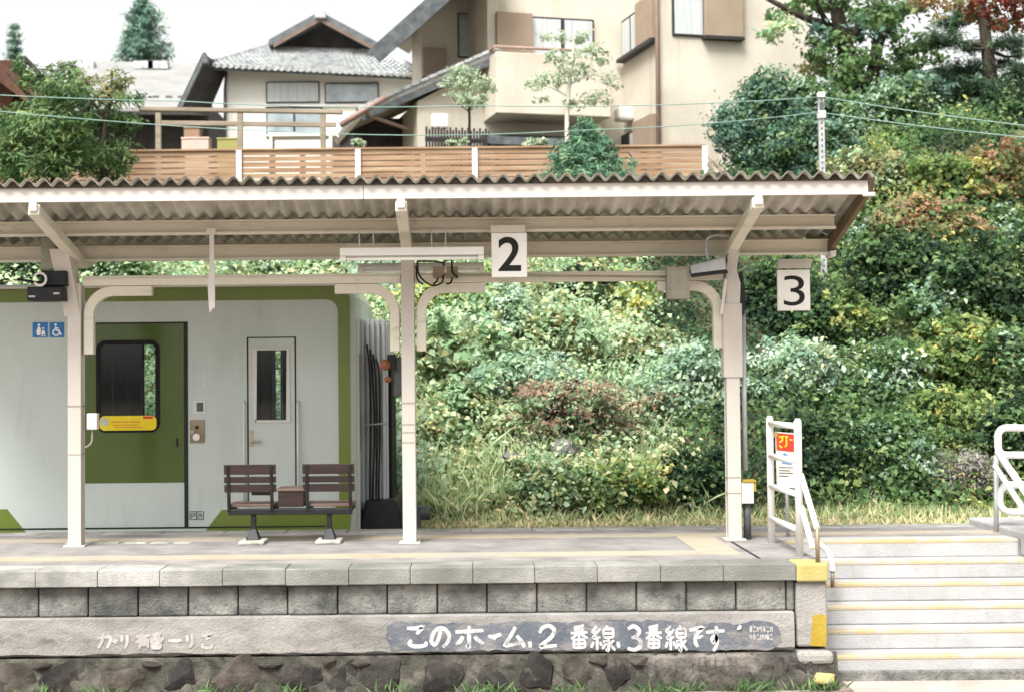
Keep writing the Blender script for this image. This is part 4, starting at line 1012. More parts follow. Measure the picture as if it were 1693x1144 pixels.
wire('lower teal wire running left from the pole above the fence', [(1355, 186, Ypl-.07), (960, 216, 20.5), (560, 222, 20), (-200, 162, 19)])

# ================================================================ MAIN HOUSE
TH = R(14)
K0 = at(1030, 150, 29.0); K0.z = 0
u_ = Vector((math.cos(TH), math.sin(TH), 0)); v_ = Vector((math.sin(TH), -math.cos(TH), 0))
hz0 = 4.3
def HW(u, v, z): return K0 + u_*u + v_*v + Vector((0, 0, z))
def hexl(m, u0, u1, v0, v1, z0, z1):     # v measured toward the viewer
    return m.hexa([HW(u0,v1,z0), HW(u1,v1,z0), HW(u1,v0,z0), HW(u0,v0,z0), HW(u0,v1,z1), HW(u1,v1,z1), HW(u1,v0,z1), HW(u0,v0,z1)])
def fcoord(px, py, v):                   # pixel on a facade plane at offset v
    h = hit(px, py, K0 + v_*v, v_); return (h-K0).dot(u_), h.z
def scoord(px, py):                      # pixel on the side wall of the wing
    h = hit(px, py, K0, u_); return (h-K0).dot(v_), h.z
VW = scoord(1091, 150)[0]                # how far the wing stands forward
house = thing('cream_house', 'large cream rendered house with a balcony and brown shutters above the fence', 'house', tuple(HW(0, -2, hz0)))
uL = fcoord(806, 60, 0)[0]; uR = fcoord(1340, 60, VW)[0]; uL2 = fcoord(690, 180, 0)[0]
zroof = 14.5
m = MB(); hexl(m, uL, uR, -1.7, 0, hz0, zroof); hexl(m, 0, uR, 0.001, VW, hz0, zroof)
m.build('wall', M['house_wall'], house)
zlow = fcoord(830, 95, 0)[1]
m = MB(); m.hexa([HW(uL2,0,hz0), HW(uL-0.001,0,hz0), HW(uL-0.001,-8,hz0), HW(uL2,-8,hz0), HW(uL2,0,fcoord(690,168,0)[1]), HW(uL-0.001,0,fcoord(806,108,0)[1]), HW(uL-0.001,-8,fcoord(806,108,0)[1]), HW(uL2,-8,fcoord(690,168,0)[1])])
m.build('lower_wall', M['house_wall'], house)
# set-back upper wall on the left
vB = -1.6
uB = fcoord(697, 60, vB)[0]
zq0 = fcoord(697, 76, vB)[1]+0.75; zq1 = zq0 + (fcoord(800, -18, vB)[1]-fcoord(697, 76, vB)[1])
m = MB(); ub = uL-0.002; m.hexa([HW(uB,vB,hz0+2), HW(ub,vB,hz0+2), HW(ub,vB-1.0,hz0+2), HW(uB,vB-1.0,hz0+2), HW(uB,vB,zq0), HW(ub,vB,zq1), HW(ub,vB-1.0,zq1), HW(uB,vB-1.0,zq0)]); m.build('upper_wall', M['house_wall'], house)
def facade_window(px0, py0, px1, py1, v, panes, shutter=None, fr='frame_dark', pm='curtain'):
    a = fcoord(px0, py1, v); b = fcoord(px1, py0, v)
    m = MB(); hexl(m, a[0], b[0], v-0.02, v+0.04, a[1], b[1]); w = m.build('window', M[fr], house, bevel=0.008)
    n = panes; wd = (b[0]-a[0])/n; t_ = min(0.04, wd*0.08)
    for k in range(n):
        m = MB(); hexl(m, a[0]+wd*k+t_, a[0]+wd*(k+1)-t_, v+0.03, v+0.046+0.002*k, a[1]+t_, b[1]-t_); m.build('pane', M[pm], w)
    return w
def shutter_box(px0, py0, px1, py1, v):
    a = fcoord(px0, py1, v); b = fcoord(px1, py0, v)
    m = MB(); hexl(m, a[0], b[0], v-0.02, v+0.16, a[1], b[1]); o = m.build('shutter_box', M['shutter'], house, bevel=0.01)
    m = MB(); hexl(m, a[0]-0.02, b[0]+0.02, v-0.02, v+0.17, a[1]-0.06, a[1]-0.001); m.build('sill', M['frame_dark'], o)
facade_window(877, 34, 981, 96, 0, 2); shutter_box(819, 26, 877, 97, 0)
facade_window(1111, -60, 1162, 60, VW, 1); shutter_box(1162, -62, 1222, 62, VW)
facade_window(757, 25, 803, 96, vB, 2, pm='sky_glass')
shutter_box(697, 84, 735, 130, vB)
# windows on the side wall of the wing
def side_box(px0, py0, px1, py1, out, name, mm, parent, inset=0.0, bev=0.008):
    a = scoord(px0, py0); b = scoord(px1, py1)
    va, vb = sorted((a[0], b[0])); za, zb2 = sorted((a[1], b[1]))
    m = MB(); hexl(m, -out, 0.02, va+inset, vb-inset, za+inset, zb2-inset); return m.build(name, M[mm], parent, bevel=bev)
z_t = scoord(1031, 36)[1]; z_b = scoord(1031, 99)[1]
v0s, v1s, v2s = scoord(1031, 60)[0], scoord(1062, 60)[0], scoord(1088, 60)[0]
m = MB(); hexl(m, -0.05, 0.02, v0s, v1s, z_b, z_t); w = m.build('window', M['frame_dark'], house, bevel=0.008)
for k in range(2):
    s_ = (v1s-v0s)/2; m = MB(); hexl(m, -0.055-0.002*k, -0.04, v0s+s_*k+0.04, v0s+s_*(k+1)-0.04, z_b+0.05, z_t-0.05); m.build('pane', M['curtain'], w)
m = MB(); hexl(m, -0.16, 0.02, v1s+0.001, v2s, z_b-0.02, z_t+0.06); o = m.build('shutter_box', M['shutter'], house, bevel=0.01)
m = MB(); hexl(m, -0.17, 0.02, v0s, v2s+0.02, z_b-0.09, z_b-0.021); m.build('sill', M['frame_dark'], o)
z_t2 = scoord(1050, 208)[1]
m = MB(); hexl(m, -0.16, 0.02, scoord(1058,220)[0], scoord(1089,220)[0], hz0, z_t2); m.build('shutter_box', M['shutter'], house, bevel=0.01)
m = MB(); hexl(m, -0.06, 0.02, scoord(1031,220)[0], scoord(1058,220)[0]-0.001, hz0, z_t2-0.1); w = m.build('window', M['frame_dark'], house, bevel=0.008)
m = MB(); hexl(m, -0.07, 0.0, scoord(1046,220)[0], scoord(1056,220)[0], hz0, z_t2-0.15); m.build('pane', M['curtain'], w)
# vent hood
a = scoord(1038, 206); m = MB(); hexl(m, -0.32, 0.02, a[0], a[0]+0.35, a[1]+0.02, a[1]+0.30); m.build('vent_hood', M['lamp_white'], house, bevel=0.06)
# downpipe on the wing corner
c = HW(-0.06, VW+0.05, 0)
MB().tube([(c.x, c.y, hz0), (c.x, c.y, zroof-0.5)], 0.045, 10).build('downpipe', M['pipe_brown'], house, smooth=True)
# balcony
vb_ = 1.0
a = fcoord(821, 187, vb_); b = fcoord(1009, 95, vb_)
m = MB(); hexl(m, a[0], b[0], 0.001, vb_, a[1], b[1]); bal = m.build('balcony', M['house_wall'], house, bevel=0.015)
m = MB(); p0, p1 = HW(a[0], vb_-0.1, b[1]+0.12), HW(b[0], vb_-0.1, b[1]+0.12)
m.tube([p0, p1], 0.03, 8)
m.tube([HW(a[0], 0, b[1]+0.12), p0], 0.03, 8)
for k in range(5): q = HW(a[0]+(b[0]-a[0])*(k+0.02)/4.04, vb_-0.1, b[1]); m.tube([q, q+Vector((0,0,0.12))], 0.02, 6)
m.build('balcony_rail', M['pipe_brown'], bal, smooth=True)
# canopy and lattice below
a = fcoord(812, 240, 0.8); b = fcoord(955, 228, 0.8)
m = MB(); m.hexa([HW(a[0],0.9,a[1]), HW(b[0],0.9,a[1]), HW(b[0],0.001,a[1]+0.2), HW(a[0],0.001,a[1]+0.2), HW(a[0],0.9,a[1]+0.14), HW(b[0],0.9,a[1]+0.14), HW(b[0],0.001,a[1]+0.36), HW(a[0],0.001,a[1]+0.36)])
m.build('porch_roof', M['tile_dark'], house)
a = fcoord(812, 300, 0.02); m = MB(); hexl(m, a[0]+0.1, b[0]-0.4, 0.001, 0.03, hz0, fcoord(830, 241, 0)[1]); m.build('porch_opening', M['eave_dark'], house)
a = fcoord(704, 300, 0.5); b = fcoord(811, 214, 0.5)
la = MB(); n = 22
for k in range(n):
    x = a[0] + (b[0]-a[0])*k/n; hexl(la, x, x+(b[0]-a[0])/n*0.62, 0.5, 0.53, hz0, b[1]-0.05*(k % 2))
hexl(la, a[0], b[0], 0.46, 0.499, b[1]-0.28, b[1]-0.20)
la.build('lattice_screen', M['lattice'], house)
a = fcoord(712, 213, 0.25); m = MB(); hexl(m, a[0], a[0]+0.34, 0.2, 0.4, a[1]-0.02, a[1]+0.28); m.build('meter_box', M['lamp_white'], house, bevel=0.05)
# big roof slope: barge and soffit
def slope_roof(front, back, th, name, mm, under):
    pass
f0, f1 = at(622, 98, 27.2), at(840, -96, 27.2)
dvec = (f1-f0); depth = -v_*9.5
nrm = dvec.cross(depth).normalized(); nrm = nrm if nrm.z > 0 else -nrm
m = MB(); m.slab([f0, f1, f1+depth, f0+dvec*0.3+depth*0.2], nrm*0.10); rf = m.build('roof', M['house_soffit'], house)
m = MB(); m.slab([f0+nrm*0.101-dvec*0.012, f1+nrm*0.101, f1+depth+nrm*0.101, f0+dvec*0.3+depth*0.2+nrm*0.101-dvec*0.012], nrm*0.12); m.build('roof_tiles', M['tile_dark'], rf)
m = MB(); m.slab([f0-nrm*0.10+v_*0.03, f1-nrm*0.10+v_*0.03, f1-nrm*0.10, f0-nrm*0.10], nrm*0.24); m.build('barge_board', M['tile_dark'], rf)
# lower roof with a tiled verge
g0, g1 = at(598, 196, 27.8), at(832, 94, 27.8)
dv = g1-g0; dep = -v_*3.2; nr = dv.cross(dep).normalized(); nr = nr if nr.z > 0 else -nr
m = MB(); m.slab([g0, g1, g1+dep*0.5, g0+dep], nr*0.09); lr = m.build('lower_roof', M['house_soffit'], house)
m = MB(); m.slab([g0+nr*0.091, g1+nr*0.091, g1+dep*0.5+nr*0.091, g0+dep+nr*0.091], nr*0.08); m.build('roof_tiles', M['tile'], lr)
m = MB(); m.slab([g0-nr*0.06+v_*0.03, g1-nr*0.06+v_*0.03, g1-nr*0.06, g0-nr*0.06], nr*0.13); m.build('barge_board', M['tile_dark'], lr)
vt = MB(); n = 16
for k in range(n):
    a = g0 + dv*(k/n); b = g0 + dv*((k+0.92)/n)
    vt.slab([a+nr*0.172+v_*0.06, b+nr*0.165+v_*0.06, b+nr*0.165-v_*0.2, a+nr*0.172-v_*0.2], nr*0.06)
vt.build('verge_tile', M['tile'], lr)
e0 = at(562, 208, 27.6); e1 = at(640, 160, 27.6)
m = MB(); m.tube([e0, e1], 0.06, 8); m.build('gutter', M['pipe_brown'], lr, smooth=True)
MB().tube(smooth_path([tuple(at(606,183,27.7)), tuple(at(612,192,27.8)), tuple(at(680,216,28.4)), tuple(at(690,222,28.6)), tuple(at(690,300,28.6))]), 0.04, 8).build('downpipe', M['pipe_brown'], lr, smooth=True)
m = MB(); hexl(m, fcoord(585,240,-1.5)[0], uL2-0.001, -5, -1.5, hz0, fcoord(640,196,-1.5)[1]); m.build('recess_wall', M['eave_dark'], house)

# ================================================================ TILED HOUSE
h2 = thing('tiled_house', 'white plastered house with a grey tiled hip and gable roof', 'house', at(520, 330, 34))
Yh = 34.0
def box_px(px0, py0, px1, py1, Y, dep, name, mm, parent, z0=None, bev=0):
    a = at(px0, py1, Y); b = at(px1, py0, Y)
    return MB().box(a.x, b.x, Y, Y+dep, a.z if z0 is None else z0, b.z).build(name, M[mm], parent, bev)
box_px(372, 112, 720, 330, Yh, 6, 'wall', 'plaster', h2, 4.2)
for (a, b, c, d, n, pm) in ((440, 135, 528, 171, 1, 'curtain'), (537, 137, 626, 171, 1, 'sky_glass'), (440, 178, 533, 228, 2, 'sky_glass')):
    w = box_px(a, b, c, d, Yh-0.05, 0.08, 'window', 'frame_dark', h2)
    for k in range(n):
        s_ = (c-a)/n; box_px(a+s_*k+2, b+2, a+s_*(k+1)-2, d-2, Yh-0.06-0.002*k, 0.03, 'pane', pm, w)
box_px(438, 172.5, 640, 177, Yh-0.09, 0.1, 'trim', 'lamp_white', h2)
def tiled(p00, p10, p01, p11, name, parent, nw, mm='tile', rows=14):
    p00, p10, p01, p11 = map(Vector, (p00, p10, p01, p11))
    nu = nw*6; vs = []; fs = []
    nrm = (p10-p00).cross(p01-p00).normalized(); nrm = nrm if nrm.z > 0 else -nrm
    for j in range(rows*2):
        t = (j//2 + (j % 2)*0.999)/rows; st = 0.05*(1-(j % 2))
        for i in range(nu+1):
            s_ = i/nu
            p = p00.lerp(p10, s_).lerp(p01.lerp(p11, s_), t) + nrm*(st + 0.045*abs(math.sin(math.pi*s_*nw)))
            vs.append(tuple(p))
    mW = nu+1
    for j in range(rows*2-1):
        for i in range(nu): fs.append((j*mW+i, j*mW+i+1, (j+1)*mW+i+1, (j+1)*mW+i))
    o = link_mesh(name, vs, fs, M[mm], parent, smooth=False)
    md = o.modifiers.new('thickness', 'SOLIDIFY'); md.thickness = 0.08; md.offset = -1
    return o
rz = tiled(at(338, 110, 33.4), at(700, 128, 33.4), at(446, 78, 35.5), at(622, 82, 35.5), 'roof', h2, 34)
m = MB(); m.slab([at(345, 116, 33.45), at(698, 133, 33.45), at(698, 133, 34), at(345, 116, 34)], (0, 0, 0.10)); m.build('eave_board', M['tile_dark'], rz)
m = MB(); m.tube([at(338, 104, 33.4), at(446, 76, 35.5)], 0.09, 8); m.tube([at(700, 124, 33.4), at(622, 79, 35.5)], 0.09, 8); m.tube([at(438, 77, 35.4), at(630, 82, 35.4)], 0.07, 8); m.build('ridge_tile', M['tile'], rz, smooth=True)
m = MB(); c = at(339, 93, 32.8); m.hexa([c+Vector((-.09,-.05,-.2)), c+Vector((.1,-.05,-.2)), c+Vector((.1,.1,-.2)), c+Vector((-.09,.1,-.2)), c+Vector((-.05,-.05,.08)), c+Vector((.02,-.05,.08)), c+Vector((.02,.1,.08)), c+Vector((-.05,.1,.08))]); m.build('ridge_end', M['tile_dark'], rz, bevel=0.03)
# left eave seen from below and its dark soffit
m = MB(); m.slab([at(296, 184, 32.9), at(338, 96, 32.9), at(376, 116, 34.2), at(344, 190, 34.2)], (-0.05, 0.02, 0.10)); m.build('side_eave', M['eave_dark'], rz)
m = MB(); m.slab([at(291, 184, 32.85), at(334, 96, 32.85), at(339, 97, 32.85), at(297, 185, 32.85)], (0, 0.3, 0.05)); m.build('side_gutter', M['tile_dark'], rz)
MB().tube([at(374, 118, 33.9), at(372, 150, 33.9), at(372, 300, 33.9)], 0.035, 8).build('downpipe', M['dark_grey'], h2, smooth=True)
# gable
gb = MB(); A, B, Cc = at(530, 36, 35.2), at(450, 80, 35.2), at(616, 84, 35.2)
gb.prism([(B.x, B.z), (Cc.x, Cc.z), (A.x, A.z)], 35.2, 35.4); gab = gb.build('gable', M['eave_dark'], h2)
m = MB()
for q in (at(444, 77, 34.6), at(626, 82, 34.6)):
    a = at(529, 30, 34.6); d = q - a
    m.slab([a, q, q+Vector((0,5,0)), a+Vector((0,5,0))], (0, 0, 0.16))
m.build('gable_roof', M['tile_dark'], gab)
m = MB()
for q, s_ in ((at(452, 79, 34.5), 1), (at(618, 84, 34.5), -1)):
    a = at(529, 36, 34.5); m.slab([a, q, q+Vector((0,0.08,0)), a+Vector((0,0.08,0))], (0, 0, 0.10))
m.build('barge_board', M['gable_brown'], gab)
c = at(530, 28, 34.5)
m = MB(); m.prism([(c.x-.14, c.z-.05), (c.x+.14, c.z-.05), (c.x+.12, c.z+.10), (c.x+.05, c.z+.20), (c.x-.05, c.z+.20), (c.x-.12, c.z+.10)], 34.42, 34.6); m.build('ridge_end', M['tile'], gab, bevel=0.03)

# grey metal roofed building and the brown roof at the left edge
h3 = thing('metal_roof_shed', 'low building with a pale grey metal roof behind the left bushes', 'building', at(230, 330, 37))
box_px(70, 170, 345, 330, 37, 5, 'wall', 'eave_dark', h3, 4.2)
m = MB(); m.slab([at(60, 184, 36), at(345, 186, 36), at(345, 111, 41), at(85, 106, 41)], (0, 0, 0.10)); r3 = m.build('roof', M['metal_roof'], h3)
m = MB(); m.slab([at(60, 189, 35.98), at(345, 191, 35.98), at(345, 191, 36.3), at(60, 189, 36.3)], (0, 0, 0.09)); m.build('eave_board', M['eave_dark'], r3)
for px in (80, 140, 238, 262):
    p = at(px, 114, 40.2); MB().box(p.x-0.28, p.x+0.28, 40.1, 40.4, p.z-0.02, p.z+0.2).build('snow_guard', M['tile'], r3)
for px in (236, 258, 280, 300):
    p = at(px, 164, 37.1); MB().box(p.x-0.08, p.x+0.08, 37.0, 37.15, p.z-0.03, p.z+0.06).build('snow_stop', M['dark_grey'], r3)
h4 = thing('brown_roof_house', 'dark brown timber roof edge of a house at the far left', 'house', at(-60, 330, 25))
m = MB(); m.slab([at(-140, 20, 24.5), at(72, 178, 24.5), at(40, 178, 29), at(-140, 20, 29)], (0, 0, 0.22)); r4 = m.build('roof', M['brown_roof'], h4)
m = MB(); m.slab([at(-140, 30, 24.44), at(60, 182, 24.44), at(60, 182, 24.49), at(-140, 30, 24.49)], (0, 0, 0.22)); m.build('barge_board', M['brown_roof'], r4)
box_px(-160, 100, 20, 330, 25.2, 4, 'wall', 'brown_roof', h4, 4.0)
# ================================================================ VEGETATION
rng = np.random.default_rng(11)
def lin(r, g, b):
    c = np.array(C(r, g, b)[:3]); g_ = c.mean(); return (c*0.82 + g_*0.18)*np.array([1.0, 1.0, 1.06])
PAL = {
 'mid':    [(lin(74,104,56),4),(lin(96,124,70),3),(lin(58,86,46),3),(lin(126,146,84),1)],
 'pale':   [(lin(128,152,112),4),(lin(150,168,128),3),(lin(104,134,92),3),(lin(168,172,118),1)],
 'mint':   [(lin(134,158,134),4),(lin(110,140,112),3),(lin(158,174,150),2),(lin(92,118,84),2)],
 'yellow': [(lin(176,176,84),4),(lin(152,164,86),3),(lin(196,188,98),2),(lin(112,138,72),3)],
 'lime':   [(lin(120,140,72),4),(lin(146,156,82),2),(lin(92,120,54),4),(lin(176,170,78),1)],
 'dark':   [(lin(44,70,44),4),(lin(60,88,54),3),(lin(36,58,40),3),(lin(84,108,62),1)],
 'blue':   [(lin(70,104,86),4),(lin(92,124,102),3),(lin(54,84,70),3),(lin(120,144,116),1)],
 'olive':  [(lin(124,128,76),4),(lin(98,110,64),3),(lin(150,140,92),2),(lin(86,102,66),2)],
 'brown':  [(lin(132,104,84),4),(lin(110,120,84),4),(lin(160,132,104),2),(lin(92,70,60),2),(lin(130,146,108),3)],
 'autumn': [(lin(158,124,86),4),(lin(142,132,80),4),(lin(164,108,78),2),(lin(110,120,62),3),(lin(190,160,76),2)],
 'rust':   [(lin(140,112,84),3),(lin(120,118,70),4),(lin(96,108,66),3),(lin(168,128,84),2)],
 'red':    [(lin(138,66,48),4),(lin(116,54,42),3),(lin(120,96,50),2),(lin(84,98,52),2)],
 'grey':   [(lin(142,138,130),4),(lin(118,116,106),3),(lin(160,156,144),2),(lin(110,122,92),1)],
 'straw':  [(lin(190,172,130),3),(lin(168,156,112),3),(lin(140,146,90),3),(lin(116,134,76),2)],
 'grass':  [(lin(116,140,80),4),(lin(96,124,70),3),(lin(146,156,96),3),(lin(172,164,116),2)],
 'meadow': [(lin(150,168,112),4),(lin(128,152,92),3),(lin(176,180,130),3),(lin(188,178,134),1)],
 'weed': [(lin(84,116,62),4),(lin(66,96,50),3),(lin(110,132,78),2)],
 'hay':    [(lin(176,166,120),3),(lin(150,150,104),3),(lin(124,140,86),4),(lin(102,124,72),2)],
 'conifer':[(lin(60,96,70),4),(lin(78,112,80),3),(lin(46,78,58),3),(lin(104,130,92),1)],
 'thin':   [(lin(150,168,132),4),(lin(128,150,112),3),(lin(172,182,150),2)],
}
for k_, f_ in dict(mid=1.5, pale=1.8, mint=1.65, yellow=1.65, lime=1.4, olive=1.55, brown=1.5, conifer=1.7, thin=1.4, grass=1.6, straw=1.6, hay=1.7, blue=1.6, dark=1.25, meadow=1.4, rust=1.5, autumn=1.15, grey=1.4).items():
    PAL[k_] = [(c*f_, w) for c, w in PAL[k_]]
def pick(pal, n):
    P = PAL[pal]; w = np.array([p[1] for p in P], float); w /= w.sum()
    return np.array([p[0] for p in P])[rng.choice(len(P), n, p=w)]
def leaf_mesh(name, p, nrm, size, asp, colr, m, parent=None, loc=None, droop=0.15, tang=None):
    n = len(p); nrm = nrm/np.maximum(np.linalg.norm(nrm, axis=1, keepdims=True), 1e-6)
    rv = rng.normal(size=(n, 3)) if tang is None else tang
    t = rv - nrm*np.sum(rv*nrm, axis=1, keepdims=True); t /= np.maximum(np.linalg.norm(t, axis=1, keepdims=True), 1e-6)
    b = np.cross(nrm, t); s = size.reshape(-1, 1); w = s*asp
    V = np.empty((n, 4, 3))
    V[:,0] = p - t*s*0.5; V[:,1] = p + b*w*0.5 - t*s*0.06 + nrm*w*0.22
    V[:,2] = p + t*s*0.5 - nrm*s*droop; V[:,3] = p - b*w*0.5 - t*s*0.06 + nrm*w*0.22
    org = np.array(ORG[parent.name]) if parent is not None else np.array(loc)
    V = (V.reshape(-1, 3) - org).astype(np.float32)
    me = bpy.data.meshes.new(name)
    me.vertices.add(n*4); me.vertices.foreach_set('co', V.ravel())
    me.loops.add(n*4); me.loops.foreach_set('vertex_index', np.arange(n*4, dtype=np.int32))
    me.polygons.add(n); me.polygons.foreach_set('loop_start', np.arange(0, n*4, 4, dtype=np.int32))
    me.polygons.foreach_set('loop_total', np.full(n, 4, dtype=np.int32))
    at_ = me.color_attributes.new('tint', 'FLOAT_COLOR', 'POINT')
    cc = np.ones((n, 4, 4), np.float32); cc[:,:,:3] = colr[:,None,:]
    at_.data.foreach_set('color', cc.ravel())
    me.materials.append(m); me.update(); me.validate()
    o = bpy.data.objects.new(name, me); col.objects.link(o)
    if parent is not None: o.parent = parent
    else: o.location = loc
    ORG[o.name] = Vector(org); return o
def clumps(cen, rad, pal, size, asp, cover, per=26, up=0.55, cr=None, hollow=0.35, mix=0.85, side=None):
    """leaf clumps through an ellipsoid's volume, denser to the outside"""
    rad = np.array(rad); A = 4*np.pi*((rad[0]*rad[1])**1.6+(rad[0]*rad[2])**1.6+(rad[1]*rad[2])**1.6)**(1/1.6)/3**(1/1.6)
    n = max(int(cover*A/(size*size*asp*0.5)), 30); k = max(n//per, 4)
    d = rng.normal(size=(k, 3)); d /= np.linalg.norm(d, axis=1, keepdims=True)
    f = (hollow + (1-hollow)*rng.random(k)**0.5)*(1 + 0.16*np.sin(d[:,0]*5+cen[0]*3)*np.sin(d[:,2]*6+cen[2]) + rng.normal(0, 0.13, k))
    c = np.array(cen) + d*rad*f[:,None]
    cr = (cr or min(0.34*float(rad.min()), 0.26) + size*0.4)*(0.6+0.9*rng.random(k))
    idx = rng.integers(0, k, n)
    off = rng.normal(size=(n, 3))*cr[idx][:,None]*np.array([1, 1, 0.75])*0.6
    off *= cr[idx][:,None] if False else 1
    p = c[idx] + off
    nr = d[idx]*0.5 + np.array([0, -0.3, up]) + rng.normal(size=(n, 3))*0.5
    cp_ = pick(pal, k)
    if side: z_ = rng.random(k) < 0.38; cp_[z_] = pick(side, int(z_.sum()))
    cc = cp_[idx]; own = pick(pal, n); sel = rng.random(n) > mix; cc[sel] = own[sel]
    cc = cc*(0.9+0.2*rng.random((n, 1)))
    s = size*np.clip(np.exp(rng.normal(-0.1, 0.32, n)), 0.35, 1.6)
    return p, nr, s, cc
def cat_(L): return [np.concatenate(x) for x in zip(*L)]
def hillhit(px, py):
    d = ray(px, py); 
    for Y in np.arange(16.2, 24.5, 0.05):
        q = O + d*(Y/d.y)
        if q.z <= float(hill(q.x, Y)): return float(Y)
    return 24.0
def stems(parent, base, tops, r=0.03, mm='bark'):
    m = MB(); base = Vector(base)
    for q in tops:
        q = Vector(q); mid = base.lerp(q, 0.5) + Vector((rnd.uniform(-.1,.1), rnd.uniform(-.1,.1), 0.1))
        m.tube(smooth_path([tuple(base+Vector((rnd.uniform(-.05,.05),0,0))), tuple(mid), tuple(q)], 3), [r*(1-0.75*i/6) for i in range(7)], 6)
    return m.build('stem', M[mm], parent, smooth=True)
def shrub(label, px, py, rx, ry, pal, size=0.10, asp=0.62, cover=2.6, cat='shrub', name='leafy_shrub', Y=None, ry_d=0.8, lobes=4, group='shrubs on the slope', leaf='leaf', **kw):
    size *= 0.78
    if Y is None: Y = hillhit(px, py + ry*0.45) - 0.15
    if name == 'leafy_shrub' and 'side' not in kw: kw['side'] = {'yellow':'pale','pale':'olive','mint':'pale','dark':'mid','olive':'pale','mid':'mint','brown':'pale','lime':'mid','autumn':'mid','rust':'mid','grey':'olive','blue':'mid'}.get(pal)
    s = Y/2351; c = at(px, py, Y); zb = min(float(hill(c.x, Y)), c.z - ry*s*0.5)
    t = thing(name, label, cat, (c.x, Y, zb), group)
    L = [clumps(c, (rx*s*0.78, rx*s*ry_d*0.75, ry*s*0.78), pal, size, asp, cover, **kw)]
    tops = [c]
    for k in range(lobes):
        a = rng.uniform(0, 2*np.pi); q = (c.x + math.cos(a)*rx*s*0.62, Y - abs(math.sin(a*1.3))*rx*s*0.45*ry_d, c.z + math.sin(a)*ry*s*0.58)
        r_ = rng.uniform(0.34, 0.5); L.append(clumps(q, (rx*s*r_, rx*s*r_*0.9, ry*s*r_), pal, size, asp, cover, **kw)); tops.append(q)
    if lobes > 2:
        for k in range(9):
            a = rng.uniform(0, 2*np.pi); ln = 0.5+0.5*rng.random(); m_ = 34
            q0 = np.array([c.x+math.cos(a)*rx*s*0.6, Y-0.5*rx*s*ry_d*rng.random(), c.z+math.sin(a)*ry*s*0.6])
            dv_ = np.array([math.cos(a)*0.6, -0.45*rng.random(), abs(math.sin(a))*0.5+0.25]); f = rng.random(m_)
            P_ = q0 + np.outer(f, dv_)*ln*0.9 - np.outer(f**2, [0, 0, 0.45*ln]) + rng.normal(size=(m_, 3))*0.035
            L.append((P_, rng.normal(size=(m_, 3))*0.5+np.array([0, -0.4, 0.7]), size*np.exp(rng.normal(-0.1, .25, m_)), np.tile(pick(pal, 1), (m_, 1))*(0.85+0.3*rng.random((m_, 1)))))
    p, nr, sz, cc = cat_(L)
    leaf_mesh('foliage', p, nr, sz, asp, cc, M[leaf], t)
    stems(t, (c.x, Y+0.1, zb), tops)
    return t

# --- ground cover over the whole slope
n = 7000; gx = rng.uniform(-8.5, 9.5, n); gy = 16.5 + np.where(gx > 3.4, 9.5, 7.2)*rng.random(n)
gz = hill(gx, gy); ok = (gy > 16.65) & ((gy < 22.3) | (gx > 4.2)); gx, gy, gz = gx[ok], gy[ok], gz[ok]; n = len(gx)
reg = np.sin(gx*1.1+0.6)+np.sin(gy*1.4+gx*0.5)+0.7*np.sin(gx*2.7+2)+rng.normal(0, 0.3, n)
names = np.where(gx > 2.6, np.where(reg > 0.9, 'lime', np.where(reg < -0.6, 'dark', 'mid')), np.where(reg > 0.6, 'pale', np.where(reg < -0.9, 'mint', np.where(reg > 0, 'hay', 'pale'))))
per = 26; CC = np.zeros((n*per, 3)); 
for q in set(names):
    i = np.repeat(names == q, per); CC[i] = np.repeat(pick(q, int((names == q).sum())), per, 0)
Pp = np.repeat(np.stack([gx, gy, gz+0.08+0.34*rng.random(n)**1.5], 1), per, 0) + rng.normal(size=(n*per, 3))*np.array([0.16, 0.14, 0.12])
Nn = np.tile(np.array([0, -0.6, 0.7]), (n*per, 1)) + rng.normal(size=(n*per, 3))*0.5
o = leaf_mesh('undergrowth', Pp, Nn, 0.075*np.clip(np.exp(rng.normal(-0.1, 0.38, n*per)), .3, 1.7), 0.6, CC*(0.88+0.24*rng.random((n*per, 1))), M['leaf'], loc=(0, 20, 0))
struct(o, 'stuff')

